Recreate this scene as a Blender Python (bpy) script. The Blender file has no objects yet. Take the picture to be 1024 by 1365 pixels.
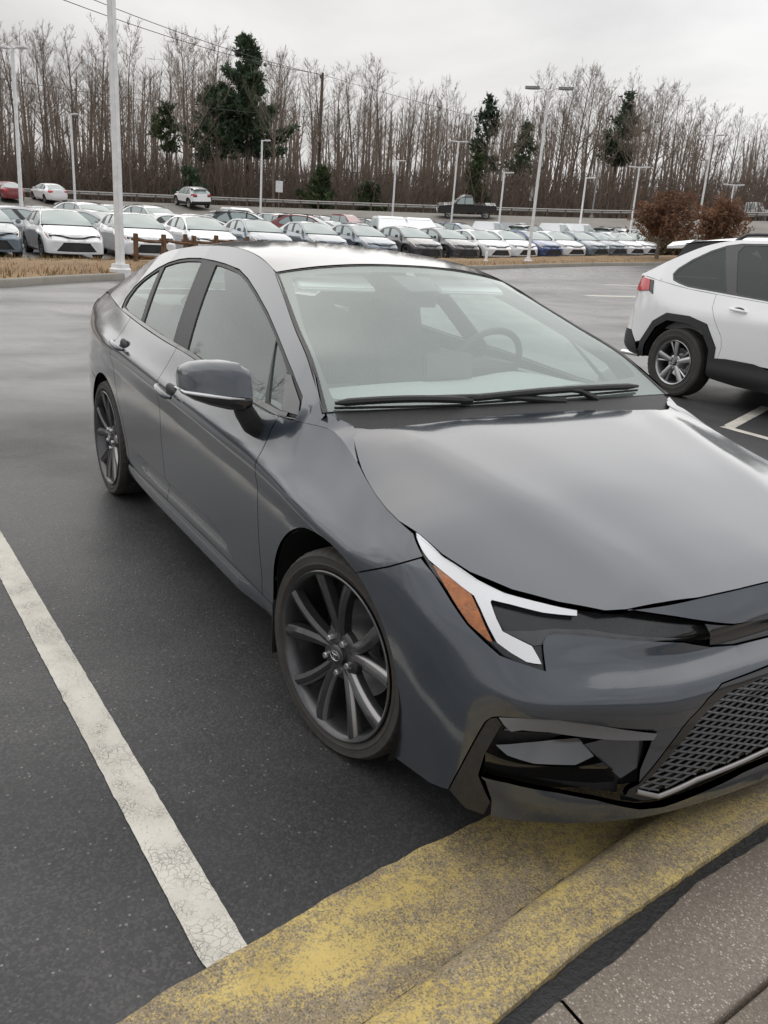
import bpy, bmesh, math, random
import numpy as np
from mathutils import Vector, Matrix
from mathutils.geometry import delaunay_2d_cdt

random.seed(7)
RNG = np.random.default_rng(7)
SC = bpy.context.scene
COL = SC.collection
rad = math.radians

# ------------------------------------------------------------------ camera
CAM_R = Vector((0.50621981, 0.85984711, 0.06636607))
CAM_D = Vector((0.30615404, -0.10723305, -0.94592324))
CAM_F = Vector((-0.80623273, 0.49916332, -0.31752916))
CAM_C = Vector((1.95582305, -1.93659923, 1.51036125))
cd = bpy.data.cameras.new('camera')
cam = bpy.data.objects.new('camera', cd)
COL.objects.link(cam)
SC.camera = cam
cd.lens = 1122.73 / 1365 * 36
cd.sensor_width = 36
cd.sensor_fit = 'AUTO'
cd.clip_start = 0.05
cd.clip_end = 3000
cam.matrix_world = Matrix(((CAM_R.x, -CAM_D.x, -CAM_F.x, CAM_C.x),
                           (CAM_R.y, -CAM_D.y, -CAM_F.y, CAM_C.y),
                           (CAM_R.z, -CAM_D.z, -CAM_F.z, CAM_C.z), (0, 0, 0, 1)))

# ------------------------------------------------------------------ sky, sun, exposure
SUN_EL, SUN_AZ = rad(42), rad(160)        # azimuth measured from +x towards +y
world = bpy.data.worlds.new('World')
SC.world = world
world.use_nodes = True
wt = world.node_tree
wt.nodes.clear()
wo = wt.nodes.new('ShaderNodeOutputWorld')
bg = wt.nodes.new('ShaderNodeBackground')
bg.inputs['Strength'].default_value = 0.1
sky = wt.nodes.new('ShaderNodeTexSky')
sky.sky_type = 'NISHITA'
sky.sun_disc = False
sky.sun_elevation = SUN_EL
sky.sun_rotation = math.pi / 2 - SUN_AZ
sky.air_density = 1.6
sky.dust_density = 4.0
tc = wt.nodes.new('ShaderNodeTexCoord')
mp = wt.nodes.new('ShaderNodeMapping')
mp.inputs['Scale'].default_value = (1.0, 1.0, 3.2)
mp.inputs['Location'].default_value = (0.35, 0.2, 0.1)
n1 = wt.nodes.new('ShaderNodeTexNoise')
n1.inputs['Scale'].default_value = 1.7
n1.inputs['Detail'].default_value = 7
n1.inputs['Roughness'].default_value = 0.52
n1.inputs['Distortion'].default_value = 0.35
cr = wt.nodes.new('ShaderNodeValToRGB')
cr.color_ramp.elements[0].position = 0.33
cr.color_ramp.elements[0].color = (4.5, 4.55, 4.7, 1)
cr.color_ramp.elements[1].position = 0.66
cr.color_ramp.elements[1].color = (7.4, 7.37, 7.42, 1)
mx = wt.nodes.new('ShaderNodeMix')
mx.data_type = 'RGBA'
mx.inputs['Factor'].default_value = 0.94
L = wt.links.new
L(tc.outputs['Generated'], mp.inputs['Vector'])
L(mp.outputs['Vector'], n1.inputs['Vector'])
L(n1.outputs['Fac'], cr.inputs['Fac'])
L(sky.outputs['Color'], mx.inputs[6])
L(cr.outputs['Color'], mx.inputs[7])
sz = wt.nodes.new('ShaderNodeSeparateXYZ')
L(tc.outputs['Generated'], sz.inputs[0])
gr = wt.nodes.new('ShaderNodeMath')                 # overcast sky: about 2.6 times brighter overhead than at the horizon
gr.operation = 'MAXIMUM'
gr.inputs[1].default_value = 0.0
L(sz.outputs[2], gr.inputs[0])
g2 = wt.nodes.new('ShaderNodeMath')
g2.operation = 'MULTIPLY_ADD'
g2.inputs[1].default_value = 0.42
g2.inputs[2].default_value = 0.80
L(gr.outputs[0], g2.inputs[0])
gm = wt.nodes.new('ShaderNodeVectorMath')
gm.operation = 'SCALE'
L(mx.outputs[2], gm.inputs[0])
L(g2.outputs[0], gm.inputs['Scale'])
L(gm.outputs[0], bg.inputs['Color'])
L(bg.outputs['Background'], wo.inputs['Surface'])

sd = bpy.data.lights.new('sun', 'SUN')
sd.energy = 1.4
sd.angle = rad(150)
sd.color = (1.0, 0.97, 0.93)
sun = bpy.data.objects.new('sun', sd)
COL.objects.link(sun)
sdir = Vector((math.cos(SUN_EL) * math.cos(SUN_AZ), math.cos(SUN_EL) * math.sin(SUN_AZ), math.sin(SUN_EL)))
sun.rotation_euler = sdir.to_track_quat('Z', 'Y').to_euler()
sun.location = sdir * 60

SC.view_settings.view_transform = 'Standard'
SC.view_settings.look = 'None'
SC.view_settings.exposure = 0.52
SC.view_settings.gamma = 1.0
SC.view_settings.use_curve_mapping = False
SC.render.engine = 'CYCLES'
SC.cycles.use_denoising = True
SC.cycles.max_bounces = 8
SC.cycles.transparent_max_bounces = 16
SC.cycles.caustics_reflective = False
SC.cycles.caustics_refractive = False

# ------------------------------------------------------------------ node helpers
def new_mat(name):
    m = bpy.data.materials.new(name)
    m.use_nodes = True
    nt = m.node_tree
    nt.nodes.clear()
    out = nt.nodes.new('ShaderNodeOutputMaterial')
    return m, nt, out

class G:
    """small wrapper for building node graphs"""
    def __init__(self, nt):
        self.nt = nt
    def n(self, typ, **kw):
        nd = self.nt.nodes.new(typ)
        for k, v in kw.items():
            if k.startswith('_'):
                setattr(nd, k[1:], v)
            else:
                self.put(nd, k.replace('__', ' '), v)
        return nd
    def put(self, nd, key, v):
        s = nd.inputs[int(key[1:])] if key[0] == 'i' and key[1:].isdigit() else nd.inputs[key]
        if isinstance(v, bpy.types.NodeSocket):
            self.nt.links.new(v, s)
        else:
            s.default_value = v
    def math(self, op, a, b=0.0, c=0.0, clamp=False):
        nd = self.nt.nodes.new('ShaderNodeMath')
        nd.operation = op
        nd.use_clamp = clamp
        for i, v in enumerate((a, b, c)):
            self.put(nd, 'i%d' % i, v)
        return nd.outputs[0]
    def mix(self, f, a, b, mode='MIX'):
        nd = self.nt.nodes.new('ShaderNodeMix')
        nd.data_type = 'RGBA'
        nd.blend_type = mode
        self.put(nd, 'i0', f)
        self.put(nd, 'i6', a)
        self.put(nd, 'i7', b)
        return nd.outputs[2]
    def ramp(self, f, stops, mode='LINEAR'):
        nd = self.nt.nodes.new('ShaderNodeValToRGB')
        r = nd.color_ramp
        r.interpolation = mode
        while len(r.elements) < len(stops):
            r.elements.new(0.5)
        for e, (p, c) in zip(r.elements, stops):
            e.position = p
            e.color = c if hasattr(c, '__len__') else (c, c, c, 1)
        self.put(nd, 'i0', f)
        return nd.outputs[0]
    def noise(self, vec, scale, detail=4, rough=0.5, dist=0.0):
        nd = self.n('ShaderNodeTexNoise', Scale=scale, Detail=detail, Roughness=rough, Distortion=dist)
        if vec is not None:
            self.put(nd, 'Vector', vec)
        return nd.outputs['Fac']
    def pos(self):
        return self.n('ShaderNodeNewGeometry').outputs['Position']
    def objc(self):
        return self.n('ShaderNodeTexCoord').outputs['Object']

def C4(r, g=None, b=None):
    return (r, r if g is None else g, r if b is None else b, 1)

def pbr(name, col, rough=0.5, metal=0.0, coat=0.0, spec=0.5, noise=0.0, nscale=20, bump=0.0, emit=None):
    m, nt, out = new_mat(name)
    g = G(nt)
    p = g.n('ShaderNodeBsdfPrincipled', Roughness=rough, Metallic=metal)
    p.inputs['Coat Weight'].default_value = coat
    p.inputs['Coat Roughness'].default_value = 0.03
    p.inputs['Specular IOR Level'].default_value = spec
    c = C4(*col)
    if noise:
        f = g.noise(g.objc(), nscale, 5, 0.6)
        lo = tuple(x * (1 - noise) for x in c[:3]) + (1,)
        hi = tuple(min(1, x * (1 + noise)) for x in c[:3]) + (1,)
        g.put(p, 'Base Color', g.ramp(f, [(0.3, lo), (0.7, hi)]))
        if bump:
            b = g.n('ShaderNodeBump', Strength=bump, Distance=0.01, Height=f)
            g.put(p, 'Normal', b.outputs[0])
    else:
        p.inputs['Base Color'].default_value = c
    if emit:
        p.inputs['Emission Color'].default_value = C4(*emit[0])
        p.inputs['Emission Strength'].default_value = emit[1]
    nt.links.new(p.outputs[0], out.inputs['Surface'])
    return m

def paint(name, col, metal=0.0, drops=False, ior=1.5):
    """car paint: base coat with fine flake, thin road dust low on the body, clear coat"""
    m, nt, out = new_mat(name)
    g = G(nt)
    co = g.objc()
    fl = g.noise(co, 900, 2, 0.5)
    lo = tuple(x * 0.93 for x in col) + (1,)
    hi = tuple(min(1, x * 1.07) for x in col) + (1,)
    base = g.ramp(fl, [(0.35, lo), (0.65, hi)])
    z = g.n('ShaderNodeSeparateXYZ', Vector=co).outputs[2]
    dust = g.math('MULTIPLY', g.ramp(z, [(0.16, 1.0), (0.5, 0.0)]), g.ramp(g.noise(co, 9, 6, 0.65), [(0.35, 0.1), (0.75, 0.5)]))
    base = g.mix(g.math('MULTIPLY', dust, 0.35), base, C4(0.16, 0.145, 0.125))
    p = g.n('ShaderNodeBsdfPrincipled', Metallic=metal, Roughness=0.24)
    p.inputs['Specular IOR Level'].default_value = 0.5
    g.put(p, 'Base Color', base)
    p.inputs['Coat Weight'].default_value = 1.0
    cr_ = g.math('MULTIPLY_ADD', g.noise(co, 14, 5, 0.6), 0.018, 0.004)
    cr_ = g.math('MULTIPLY_ADD', dust, 0.12, cr_)
    g.put(p, 'Coat Roughness', cr_)
    p.inputs['Coat IOR'].default_value = ior
    b = g.n('ShaderNodeBump', Strength=0.035, Distance=0.004, Height=g.noise(co, 160, 3, 0.5))
    nrm = b.outputs[0]
    if drops:   # drying rain spots on the upper panels
        v = g.n('ShaderNodeTexVoronoi', Scale=70.0, Vector=co)
        spot = g.ramp(v.outputs['Distance'], [(0.10, 1.0), (0.2, 0.0)])
        keep = g.ramp(g.n('ShaderNodeSeparateColor', Color=v.outputs['Color']).outputs[0], [(0.78, 0.0), (0.80, 1.0)])
        hz = g.math('MULTIPLY', g.math('MULTIPLY', spot, keep), g.ramp(g.noise(co, 2.2, 3), [(0.42, 0.0), (0.6, 1.0)]))
        b2 = g.n('ShaderNodeBump', Strength=0.10, Distance=0.002, Height=hz, Normal=b.outputs[0])
        nrm = b2.outputs[0]
    g.put(p, 'Coat Normal', nrm)
    nt.links.new(p.outputs[0], out.inputs['Surface'])
    return m

def glass(name, tint, ior=1.75, refl_veil=0.0):
    m, nt, out = new_mat(name)
    g = G(nt)
    tr = g.n('ShaderNodeBsdfTransparent', Color=C4(*tint))
    gl = g.n('ShaderNodeBsdfGlossy', Roughness=0.015, Color=C4(0.95, 1.0, 0.985))
    geo = g.n('ShaderNodeNewGeometry')            # Schlick reflectance, the same from both sides of the thin pane
    dt = g.n('ShaderNodeVectorMath', _operation='DOT_PRODUCT')
    g.put(dt, 'i0', geo.outputs['Incoming'])
    g.put(dt, 'i1', geo.outputs['Normal'])
    f0 = ((ior - 1) / (ior + 1)) ** 2
    om = g.math('SUBTRACT', 1.0, g.math('ABSOLUTE', dt.outputs['Value']), clamp=True)
    fr_ = g.math('MULTIPLY_ADD', g.math('POWER', om, 5.0), 1 - f0, f0)
    base = tr.outputs[0]
    if refl_veil:
        df = g.n('ShaderNodeBsdfDiffuse', Color=C4(0.62, 0.735, 0.70))  # pale diffuse film stands in for sky and dashboard reflection on the pane
        ms0 = g.n('ShaderNodeMixShader', Fac=g.math('MULTIPLY', g.ramp(g.noise(g.objc(), 1.6, 3, 0.5), [(0.3, 0.86), (0.7, 1.0)]), refl_veil))
        nt.links.new(tr.outputs[0], ms0.inputs[1])
        nt.links.new(df.outputs[0], ms0.inputs[2])
        base = ms0.outputs[0]
    ms = g.n('ShaderNodeMixShader', Fac=fr_)
    nt.links.new(base, ms.inputs[1])
    nt.links.new(gl.outputs[0], ms.inputs[2])
    nt.links.new(ms.outputs[0], out.inputs['Surface'])
    return m

M = {}
M['paint_grey'] = paint('paint_grey', (0.032, 0.041, 0.054), 0.12, drops=True, ior=1.6)
M['paint_white'] = paint('paint_white', (0.84, 0.845, 0.85))
M['paint_silver'] = paint('paint_silver', (0.42, 0.43, 0.44), 0.35)
M['paint_slate'] = paint('paint_slate', (0.16, 0.20, 0.235), 0.3)
M['paint_blue'] = paint('paint_blue', (0.035, 0.065, 0.19), 0.2)
M['paint_dark'] = paint('paint_dark', (0.05, 0.052, 0.056), 0.1)
M['paint_black'] = paint('paint_black', (0.012, 0.012, 0.014))
M['paint_red'] = paint('paint_red', (0.22, 0.025, 0.03))
M['gloss_black'] = pbr('gloss_black', (0.012, 0.012, 0.013), 0.12, coat=0.6)
M['trim_sky_sheen'] = pbr('trim_sky_sheen', (0.17, 0.175, 0.185), 0.3, metal=0.5, coat=0.3)  # blade trim lightened: the sky's reflection is put into its grey
M['trim_black'] = pbr('trim_black', (0.022, 0.022, 0.023), 0.5, noise=0.25, nscale=60)
M['rubber'] = pbr('rubber', (0.018, 0.018, 0.018), 0.62, noise=0.3, nscale=40)
M['void'] = pbr('void', (0.006, 0.006, 0.006), 0.9)
M['windshield'] = glass('windshield', (0.86, 0.94, 0.92), 1.9, refl_veil=0.16)
M['glass_side'] = glass('glass_side', (0.50, 0.56, 0.545), 1.8, refl_veil=0.025)
M['glass_privacy'] = glass('glass_privacy', (0.10, 0.10, 0.105), 1.5, refl_veil=0.05)
M['glass_far'] = pbr('glass_far', (0.27, 0.33, 0.32), 0.12, spec=0.9)
M['lens'] = glass('lens', (0.97, 0.97, 0.97), 1.14)
M['chrome'] = pbr('chrome', (0.75, 0.75, 0.76), 0.14, metal=1.0)
M['satin'] = pbr('satin', (0.5, 0.5, 0.5), 0.35, metal=1.0)
M['drl'] = pbr('drl', (0.82, 0.83, 0.85), 0.25, coat=0.5)
M['amber'] = pbr('amber', (0.36, 0.10, 0.002), 0.12, coat=1.0, noise=0.35, nscale=55, bump=0.5)
M['red_lens'] = pbr('red_lens', (0.50, 0.02, 0.025), 0.15, coat=0.8)
M['lamp_dark'] = pbr('lamp_dark', (0.012, 0.0125, 0.014), 0.2, coat=0.5)
M['rim_dark'] = pbr('rim_dark', (0.085, 0.085, 0.088), 0.3, metal=0.7, coat=0.3, noise=0.15, nscale=30)
M['rim_edge'] = pbr('rim_edge', (0.30, 0.29, 0.285), 0.35, metal=0.8)
M['rim_silver'] = pbr('rim_silver', (0.42, 0.42, 0.43), 0.28, metal=0.9)
M['cabin'] = pbr('cabin', (0.36, 0.375, 0.37), 0.75, noise=0.05, nscale=50)
M['cabin_lite'] = pbr('cabin_lite', (0.6, 0.61, 0.60), 0.8)
M['seat'] = pbr('seat', (0.07, 0.07, 0.075), 0.85, noise=0.35, nscale=90)

def tyre_mat():
    m, nt, out = new_mat('tyre')
    g = G(nt)
    co = g.objc()
    d = g.ramp(g.noise(co, 7, 7, 0.7), [(0.3, 0.15), (0.72, 1.0)])
    col = g.mix(d, C4(0.020, 0.0195, 0.019), C4(0.060, 0.054, 0.047))
    p = g.n('ShaderNodeBsdfPrincipled', Roughness=0.78)
    g.put(p, 'Base Color', col)
    b = g.n('ShaderNodeBump', Strength=0.3, Distance=0.003, Height=g.noise(co, 260, 3))
    g.put(p, 'Normal', b.outputs[0])
    nt.links.new(p.outputs[0], out.inputs['Surface'])
    return m
M['tyre'] = tyre_mat()

# ------------------------------------------------------------------ object helpers
def link(name, me, parent=None, mat=None, kind=None):
    if mat is not None:
        for mm in (mat if isinstance(mat, (list, tuple)) else [mat]):
            me.materials.append(M[mm] if isinstance(mm, str) else mm)
    o = bpy.data.objects.new(name, me)
    COL.objects.link(o)
    if parent is not None:
        o.parent = parent
    if kind:
        o['kind'] = kind
    return o

def tag(o, label, cat, group=None):
    o['label'] = label
    o['category'] = cat
    if group:
        o['group'] = group
    return o

def empty(name, loc=(0, 0, 0), rz=0.0):
    o = bpy.data.objects.new(name, None)
    COL.objects.link(o)
    o.location = loc
    o.rotation_euler = (0, 0, rz)
    o.empty_display_size = 0.2
    return o

def copy_tree(o, parent=None):
    c = o.copy()
    COL.objects.link(c)
    if parent is not None:
        c.parent = parent
    for ch in [x for x in bpy.data.objects if x.parent == o]:
        copy_tree(ch, c)
    return c

def mesh_np(name, V, F, N=None, smooth=True, mi=None):
    me = bpy.data.meshes.new(name)
    me.from_pydata([tuple(v) for v in V], [], [tuple(int(i) for i in f) for f in F])
    me.update()
    if smooth:
        me.shade_smooth()
    if mi is not None:
        me.polygons.foreach_set('material_index', np.asarray(mi, dtype=np.int32))
    if N is not None:
        me.normals_split_custom_set_from_vertices([tuple(n) for n in N])
    return me

def bm_obj(name, bm, mat, parent=None, smooth=False, kind=None, bevel=0.0):
    me = bpy.data.meshes.new(name)
    if bevel:
        bmesh.ops.bevel(bm, geom=[e for e in bm.edges], offset=bevel, segments=2, affect='EDGES', clamp_overlap=True)
    bm.normal_update()
    bm.to_mesh(me)
    bm.free()
    if smooth:
        me.shade_smooth()
        try:
            me.set_sharp_from_angle(angle=rad(38))
        except Exception:
            pass
    return link(name, me, parent, mat, kind)

def add_box(bm, c, s, rz=0.0, rx=0.0, ry=0.0, mi=0):
    r = bmesh.ops.create_cube(bm, size=1.0)
    mat = Matrix.Translation(c) @ Matrix.Rotation(rz, 4, 'Z') @ Matrix.Rotation(ry, 4, 'Y') @ Matrix.Rotation(rx, 4, 'X') @ Matrix.Diagonal((s[0], s[1], s[2], 1))
    bmesh.ops.transform(bm, matrix=mat, verts=r['verts'])
    for f in {f for v in r['verts'] for f in v.link_faces}:
        f.material_index = mi
    return r['verts']

def add_tube(bm, pts, radii, seg=8, cap=True, mi=0):
    pts = [Vector(p) for p in pts]
    if not hasattr(radii, '__len__'):
        radii = [radii] * len(pts)
    rings = []
    up = Vector((0, 0, 1))
    for i, p in enumerate(pts):
        t = (pts[min(i + 1, len(pts) - 1)] - pts[max(i - 1, 0)]).normalized()
        a = t.cross(up)
        if a.length < 1e-3:
            a = t.cross(Vector((1, 0, 0)))
        a.normalize()
        b = t.cross(a).normalized()
        rings.append([bm.verts.new(p + (a * math.cos(q) + b * math.sin(q)) * radii[i]) for q in [2 * math.pi * k / seg for k in range(seg)]])
    for r0, r1 in zip(rings, rings[1:]):
        for k in range(seg):
            f = bm.faces.new((r0[k], r0[(k + 1) % seg], r1[(k + 1) % seg], r1[k]))
            f.material_index = mi
    if cap and seg > 2:
        f = bm.faces.new(rings[0][::-1]); f.material_index = mi
        f = bm.faces.new(rings[-1]); f.material_index = mi

def lathe(bm, prof, seg=48, axis='Y', mi=0, center=(0, 0, 0)):
    """prof: list of (axial, radius)"""
    rings = []
    for (a, r) in prof:
        ring = []
        for k in range(seg):
            q = 2 * math.pi * k / seg
            if axis == 'Y':
                ring.append(bm.verts.new((center[0] + r * math.cos(q), center[1] + a, center[2] + r * math.sin(q))))
            else:
                ring.append(bm.verts.new((center[0] + r * math.cos(q), center[1] + r * math.sin(q), center[2] + a)))
        rings.append(ring)
    for r0, r1 in zip(rings, rings[1:]):
        for k in range(seg):
            f = bm.faces.new((r0[k], r0[(k + 1) % seg], r1[(k + 1) % seg], r1[k]))
            f.material_index = mi
    return rings

# ------------------------------------------------------------------ surfaces and panels
def hermite(xk, Y, x):
    """interpolate rows Y (K,...) at knots xk with finite-difference tangents (limited), at scalar array x"""
    xk = np.asarray(xk, float)
    Y = np.asarray(Y, float)
    x = np.clip(np.asarray(x, float), xk[0], xk[-1])
    h = np.diff(xk)
    sh = (-1,) + (1,) * (Y.ndim - 1)
    d = np.diff(Y, axis=0) / h.reshape(sh)
    m = np.empty_like(Y)
    m[0], m[-1] = d[0], d[-1]
    w0 = h[1:].reshape(sh)
    w1 = h[:-1].reshape(sh)
    m[1:-1] = (w0 * d[:-1] + w1 * d[1:]) / (w0 + w1)
    i = np.clip(np.searchsorted(xk, x, side='right') - 1, 0, len(xk) - 2)
    hh = h[i].reshape(sh)
    t = ((x - xk[i]) / h[i]).reshape(sh)
    return ((1 + 2 * t) * (1 - t) ** 2) * Y[i] + (t * (1 - t) ** 2) * hh * m[i] + (t * t * (3 - 2 * t)) * Y[i + 1] + (t * t * (t - 1)) * hh * m[i + 1]

class Band:
    """wrap-around body side. stations: list of (s, [(x, w, z) x rows]); chart = (s, z)"""
    def __init__(self, stations):
        self.s = np.array([a for a, _ in stations])
        self.P = np.array([b for _, b in stations], float)
    def col(self, s):
        return hermite(self.s, self.P, s)
    def __call__(self, s, z):
        s = np.asarray(s, float)
        z = np.asarray(z, float)
        Cc = self.col(s)                              # (n, rows, 3)
        n, K = len(s), Cc.shape[1]
        zk = np.maximum.accumulate(Cc[:, :, 2] + np.arange(K) * 1e-5, axis=1)
        h = np.diff(zk, axis=1)
        d = np.diff(Cc[:, :, :2], axis=1) / h[:, :, None]
        m = np.empty((n, K, 2))
        m[:, 0], m[:, -1] = d[:, 0], d[:, -1]
        a, b = h[:, 1:, None], h[:, :-1, None]
        m[:, 1:-1] = (a * d[:, :-1] + b * d[:, 1:]) / (a + b)
        i = np.clip((zk <= z[:, None]).sum(1) - 1, 0, K - 2)
        r = np.arange(n)
        hh = h[r, i][:, None]
        t = ((z - zk[r, i])[:, None] / hh)
        tc_ = np.clip(t, 0, 1)
        y0, y1, m0, m1 = Cc[r, i, :2], Cc[r, i + 1, :2], m[r, i], m[r, i + 1]
        q = ((1 + 2 * tc_) * (1 - tc_) ** 2) * y0 + tc_ * (1 - tc_) ** 2 * hh * m0 + tc_ * tc_ * (3 - 2 * tc_) * y1 + tc_ * tc_ * (tc_ - 1) * hh * m1
        over = (t - tc_)
        q = q + over * hh * np.where(over > 0, m1, m0)
        return np.stack([q[:, 0], -q[:, 1], z], 1)

def normals_of(surf, u, v, e=0.002):
    du = surf(u + e, v) - surf(u - e, v)
    dv = surf(u, v + e) - surf(u, v - e)
    n = np.cross(du, dv)
    n /= np.linalg.norm(n, axis=1)[:, None] + 1e-12
    return n

def in_poly(px, py, poly):
    inside = np.zeros(len(px), bool)
    n = len(poly)
    j = n - 1
    for i in range(n):
        xi, yi = poly[i]
        xj, yj = poly[j]
        c = ((yi > py) != (yj > py)) & (px < (xj - xi) * (py - yi) / (yj - yi + 1e-15) + xi)
        inside ^= c
        j = i
    return inside

def dist_poly(px, py, poly):
    d = np.full(len(px), 1e9)
    for a, b in zip(poly, np.roll(poly, -1, axis=0)):
        ab = b - a
        L2 = (ab ** 2).sum() + 1e-15
        t = np.clip(((px - a[0]) * ab[0] + (py - a[1]) * ab[1]) / L2, 0, 1)
        d = np.minimum(d, np.hypot(px - a[0] - t * ab[0], py - a[1] - t * ab[1]))
    return d

def area2(p):
    return 0.5 * np.sum(p[:, 0] * np.roll(p[:, 1], -1) - np.roll(p[:, 0], -1) * p[:, 1])

def smooth_poly(pts, k=4, sharp=()):
    """closed Catmull-Rom through pts; indices in sharp stay corners"""
    p = np.asarray(pts, float)
    n = len(p)
    out = []
    for i in range(n):
        p0, p1, p2, p3 = p[i - 1], p[i], p[(i + 1) % n], p[(i + 2) % n]
        m1 = (p2 - p0) / 2
        m2 = (p3 - p1) / 2
        if i in sharp:
            m1 = (p2 - p1) * 0.8
        if (i + 1) % n in sharp:
            m2 = (p2 - p1) * 0.8
        for t in np.linspace(0, 1, k, endpoint=False):
            out.append((2 * t ** 3 - 3 * t ** 2 + 1) * p1 + (t ** 3 - 2 * t ** 2 + t) * m1 + (-2 * t ** 3 + 3 * t ** 2) * p2 + (t ** 3 - t ** 2) * m2)
    return np.array(out)

def resample(poly, step):
    out = []
    for a, b in zip(poly, np.roll(poly, -1, axis=0)):
        k = max(1, int(math.ceil(np.hypot(*(b - a)) / step)))
        for i in range(k):
            out.append(a + (b - a) * i / k)
    out = np.array(out)
    keep = np.hypot(*(out - np.roll(out, 1, axis=0)).T) > 1e-4
    return out[keep]

def inset(poly, d, fixed=None):
    """move a CCW polygon inward by d (outward if negative)"""
    if d == 0:
        return poly
    e = np.roll(poly, -1, axis=0) - poly
    e /= np.hypot(e[:, 0], e[:, 1])[:, None] + 1e-12
    nrm = np.stack([-e[:, 1], e[:, 0]], 1)
    n0 = np.roll(nrm, 1, axis=0)
    b = n0 + nrm
    l = np.hypot(b[:, 0], b[:, 1])[:, None]
    b = b / np.maximum(l, 1e-6)
    c = np.maximum((b * nrm).sum(1), 0.5)[:, None]
    q = poly + b * d / c
    if fixed is not None:
        q[fixed] = poly[fixed]
    return q

def build_panel(surf, outer, holes=(), gap=0.0018, lip=0.012, off=0.0, res=0.03, seam=None, bres=None, jitter=0.0):
    """returns (V, F, N). seam: chart predicate for boundary points on the centre line (no gap, no lip)"""
    loops = []
    for k, p in enumerate([outer] + list(holes)):
        p = np.asarray(p, float)
        if area2(p) < 0:
            p = p[::-1]
        p = resample(p, bres or res * 0.6)
        fx = None if seam is None else seam(p[:, 0], p[:, 1])
        p = inset(p, gap if k == 0 else -gap, fx)
        loops.append((p, fx))
    O = loops[0][0]
    lo, hi = O.min(0), O.max(0)
    gx, gy = np.meshgrid(np.arange(lo[0] + res * .37, hi[0], res), np.arange(lo[1] + res * .41, hi[1], res))
    gx[1::2] += res * 0.5
    gx, gy = gx.ravel(), gy.ravel()
    k = in_poly(gx, gy, O)
    gx, gy = gx[k], gy[k]
    k = dist_poly(gx, gy, O) > res * 0.42
    gx, gy = gx[k], gy[k]
    for h, _ in loops[1:]:
        k = ~in_poly(gx, gy, h)
        gx, gy = gx[k], gy[k]
        if len(gx):
            k = dist_poly(gx, gy, h) > res * 0.42
            gx, gy = gx[k], gy[k]
    pts = [tuple(p) for lp, _ in loops for p in lp]
    edges = []
    base = 0
    for lp, _ in loops:
        n = len(lp)
        edges += [(base + i, base + (i + 1) % n) for i in range(n)]
        base += n
    nb = base
    pts += list(zip(gx, gy))
    vo, eo, fo, ov, oe, of = delaunay_2d_cdt([Vector(p) for p in pts], edges, [], 0, 1e-7)
    U = np.array([(v.x, v.y) for v in vo])
    Fs = np.array([f for f in fo if len(f) == 3], int)
    cen = U[Fs].mean(1)
    k = in_poly(cen[:, 0], cen[:, 1], O)
    for h, _ in loops[1:]:
        k &= ~in_poly(cen[:, 0], cen[:, 1], h)
    Fs = Fs[k]
    u, v = U[:, 0], U[:, 1]
    N = normals_of(surf, u, v)
    P = surf(u, v) + N * off
    fn = np.cross(P[Fs[:, 1]] - P[Fs[:, 0]], P[Fs[:, 2]] - P[Fs[:, 0]])
    flip = (fn * N[Fs].sum(1)).sum(1) < 0
    Fs[flip] = Fs[flip][:, ::-1]
    V, Fl, Nl = [P], [list(f) for f in Fs], [N]
    nv = len(P)
    if lip:
        inv = {}
        for new, olds in enumerate(ov):
            for o_ in olds:
                inv[o_] = new
        b0 = 0
        for li, (lp, fx) in enumerate(loops):
            n = len(lp)
            idx = np.array([inv.get(b0 + i, b0 + i) for i in range(n)])
            b0 += n
            pp, nn = P[idx], N[idx]
            tn = np.roll(pp, -1, axis=0) - np.roll(pp, 1, axis=0)
            side = np.cross(tn, nn)
            side /= np.linalg.norm(side, axis=1)[:, None] + 1e-9
            if li:
                side = -side
            # make sure it points out of the panel
            a = pp
            b = pp - nn * lip
            V += [a, b]
            Nl += [side, side]
            for i in range(n):
                j = (i + 1) % n
                if fx is not None and fx[i] and fx[j]:
                    continue
                q = [nv + i, nv + j, nv + n + j, nv + n + i]
                Fl.append(q)
            nv += 2 * n
    return np.concatenate(V), Fl, np.concatenate(Nl)

def mirror_join(D):
    V, F, N = D
    V2 = V * np.array([1, -1, 1])
    N = N.copy()
    N[np.abs(V[:, 1]) < 1e-4, 1] = 0
    N2 = N * np.array([1, -1, 1])
    n = len(V)
    return np.concatenate([V, V2]), F + [[i + n for i in f[::-1]] for f in F], np.concatenate([N, N2])

def mirrored(D):
    V, F, N = D
    return V * np.array([1, -1, 1]), [f[::-1] for f in F], N * np.array([1, -1, 1])

def emit(name, D, mat, parent, sides='R'):
    """sides: 'R' right only, 'L' left only, 'RL' two separate parts, 'J' joined over the centre"""
    res = []
    if sides == 'J':
        return link(name, mesh_np(name, *mirror_join(D)), parent, mat)
    if 'R' in sides:
        res.append(link(name, mesh_np(name, *D), parent, mat))
    if 'L' in sides:
        res.append(link(name, mesh_np(name, *mirrored(D)), parent, mat))
    return res[0] if len(res) == 1 else res
# ------------------------------------------------------------------ sedan body surfaces (x forward, y left, z up, w = distance from centre line)
HZ_X = [-0.40, -0.27, -0.1, 0.1, 0.3, 0.45, 0.6, 0.68, 0.76]
HZ_Z = [0.958, 0.946, 0.930, 0.896, 0.853, 0.812, 0.768, 0.741, 0.708]
HD_X = [-0.40, -0.3, -0.2, -0.1, 0.0, 0.1, 0.2, 0.3, 0.45, 0.6, 0.76]
HD_D = [0.006, 0.012, 0.036, 0.060, 0.074, 0.079, 0.079, 0.077, 0.082, 0.090, 0.098]

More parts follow.
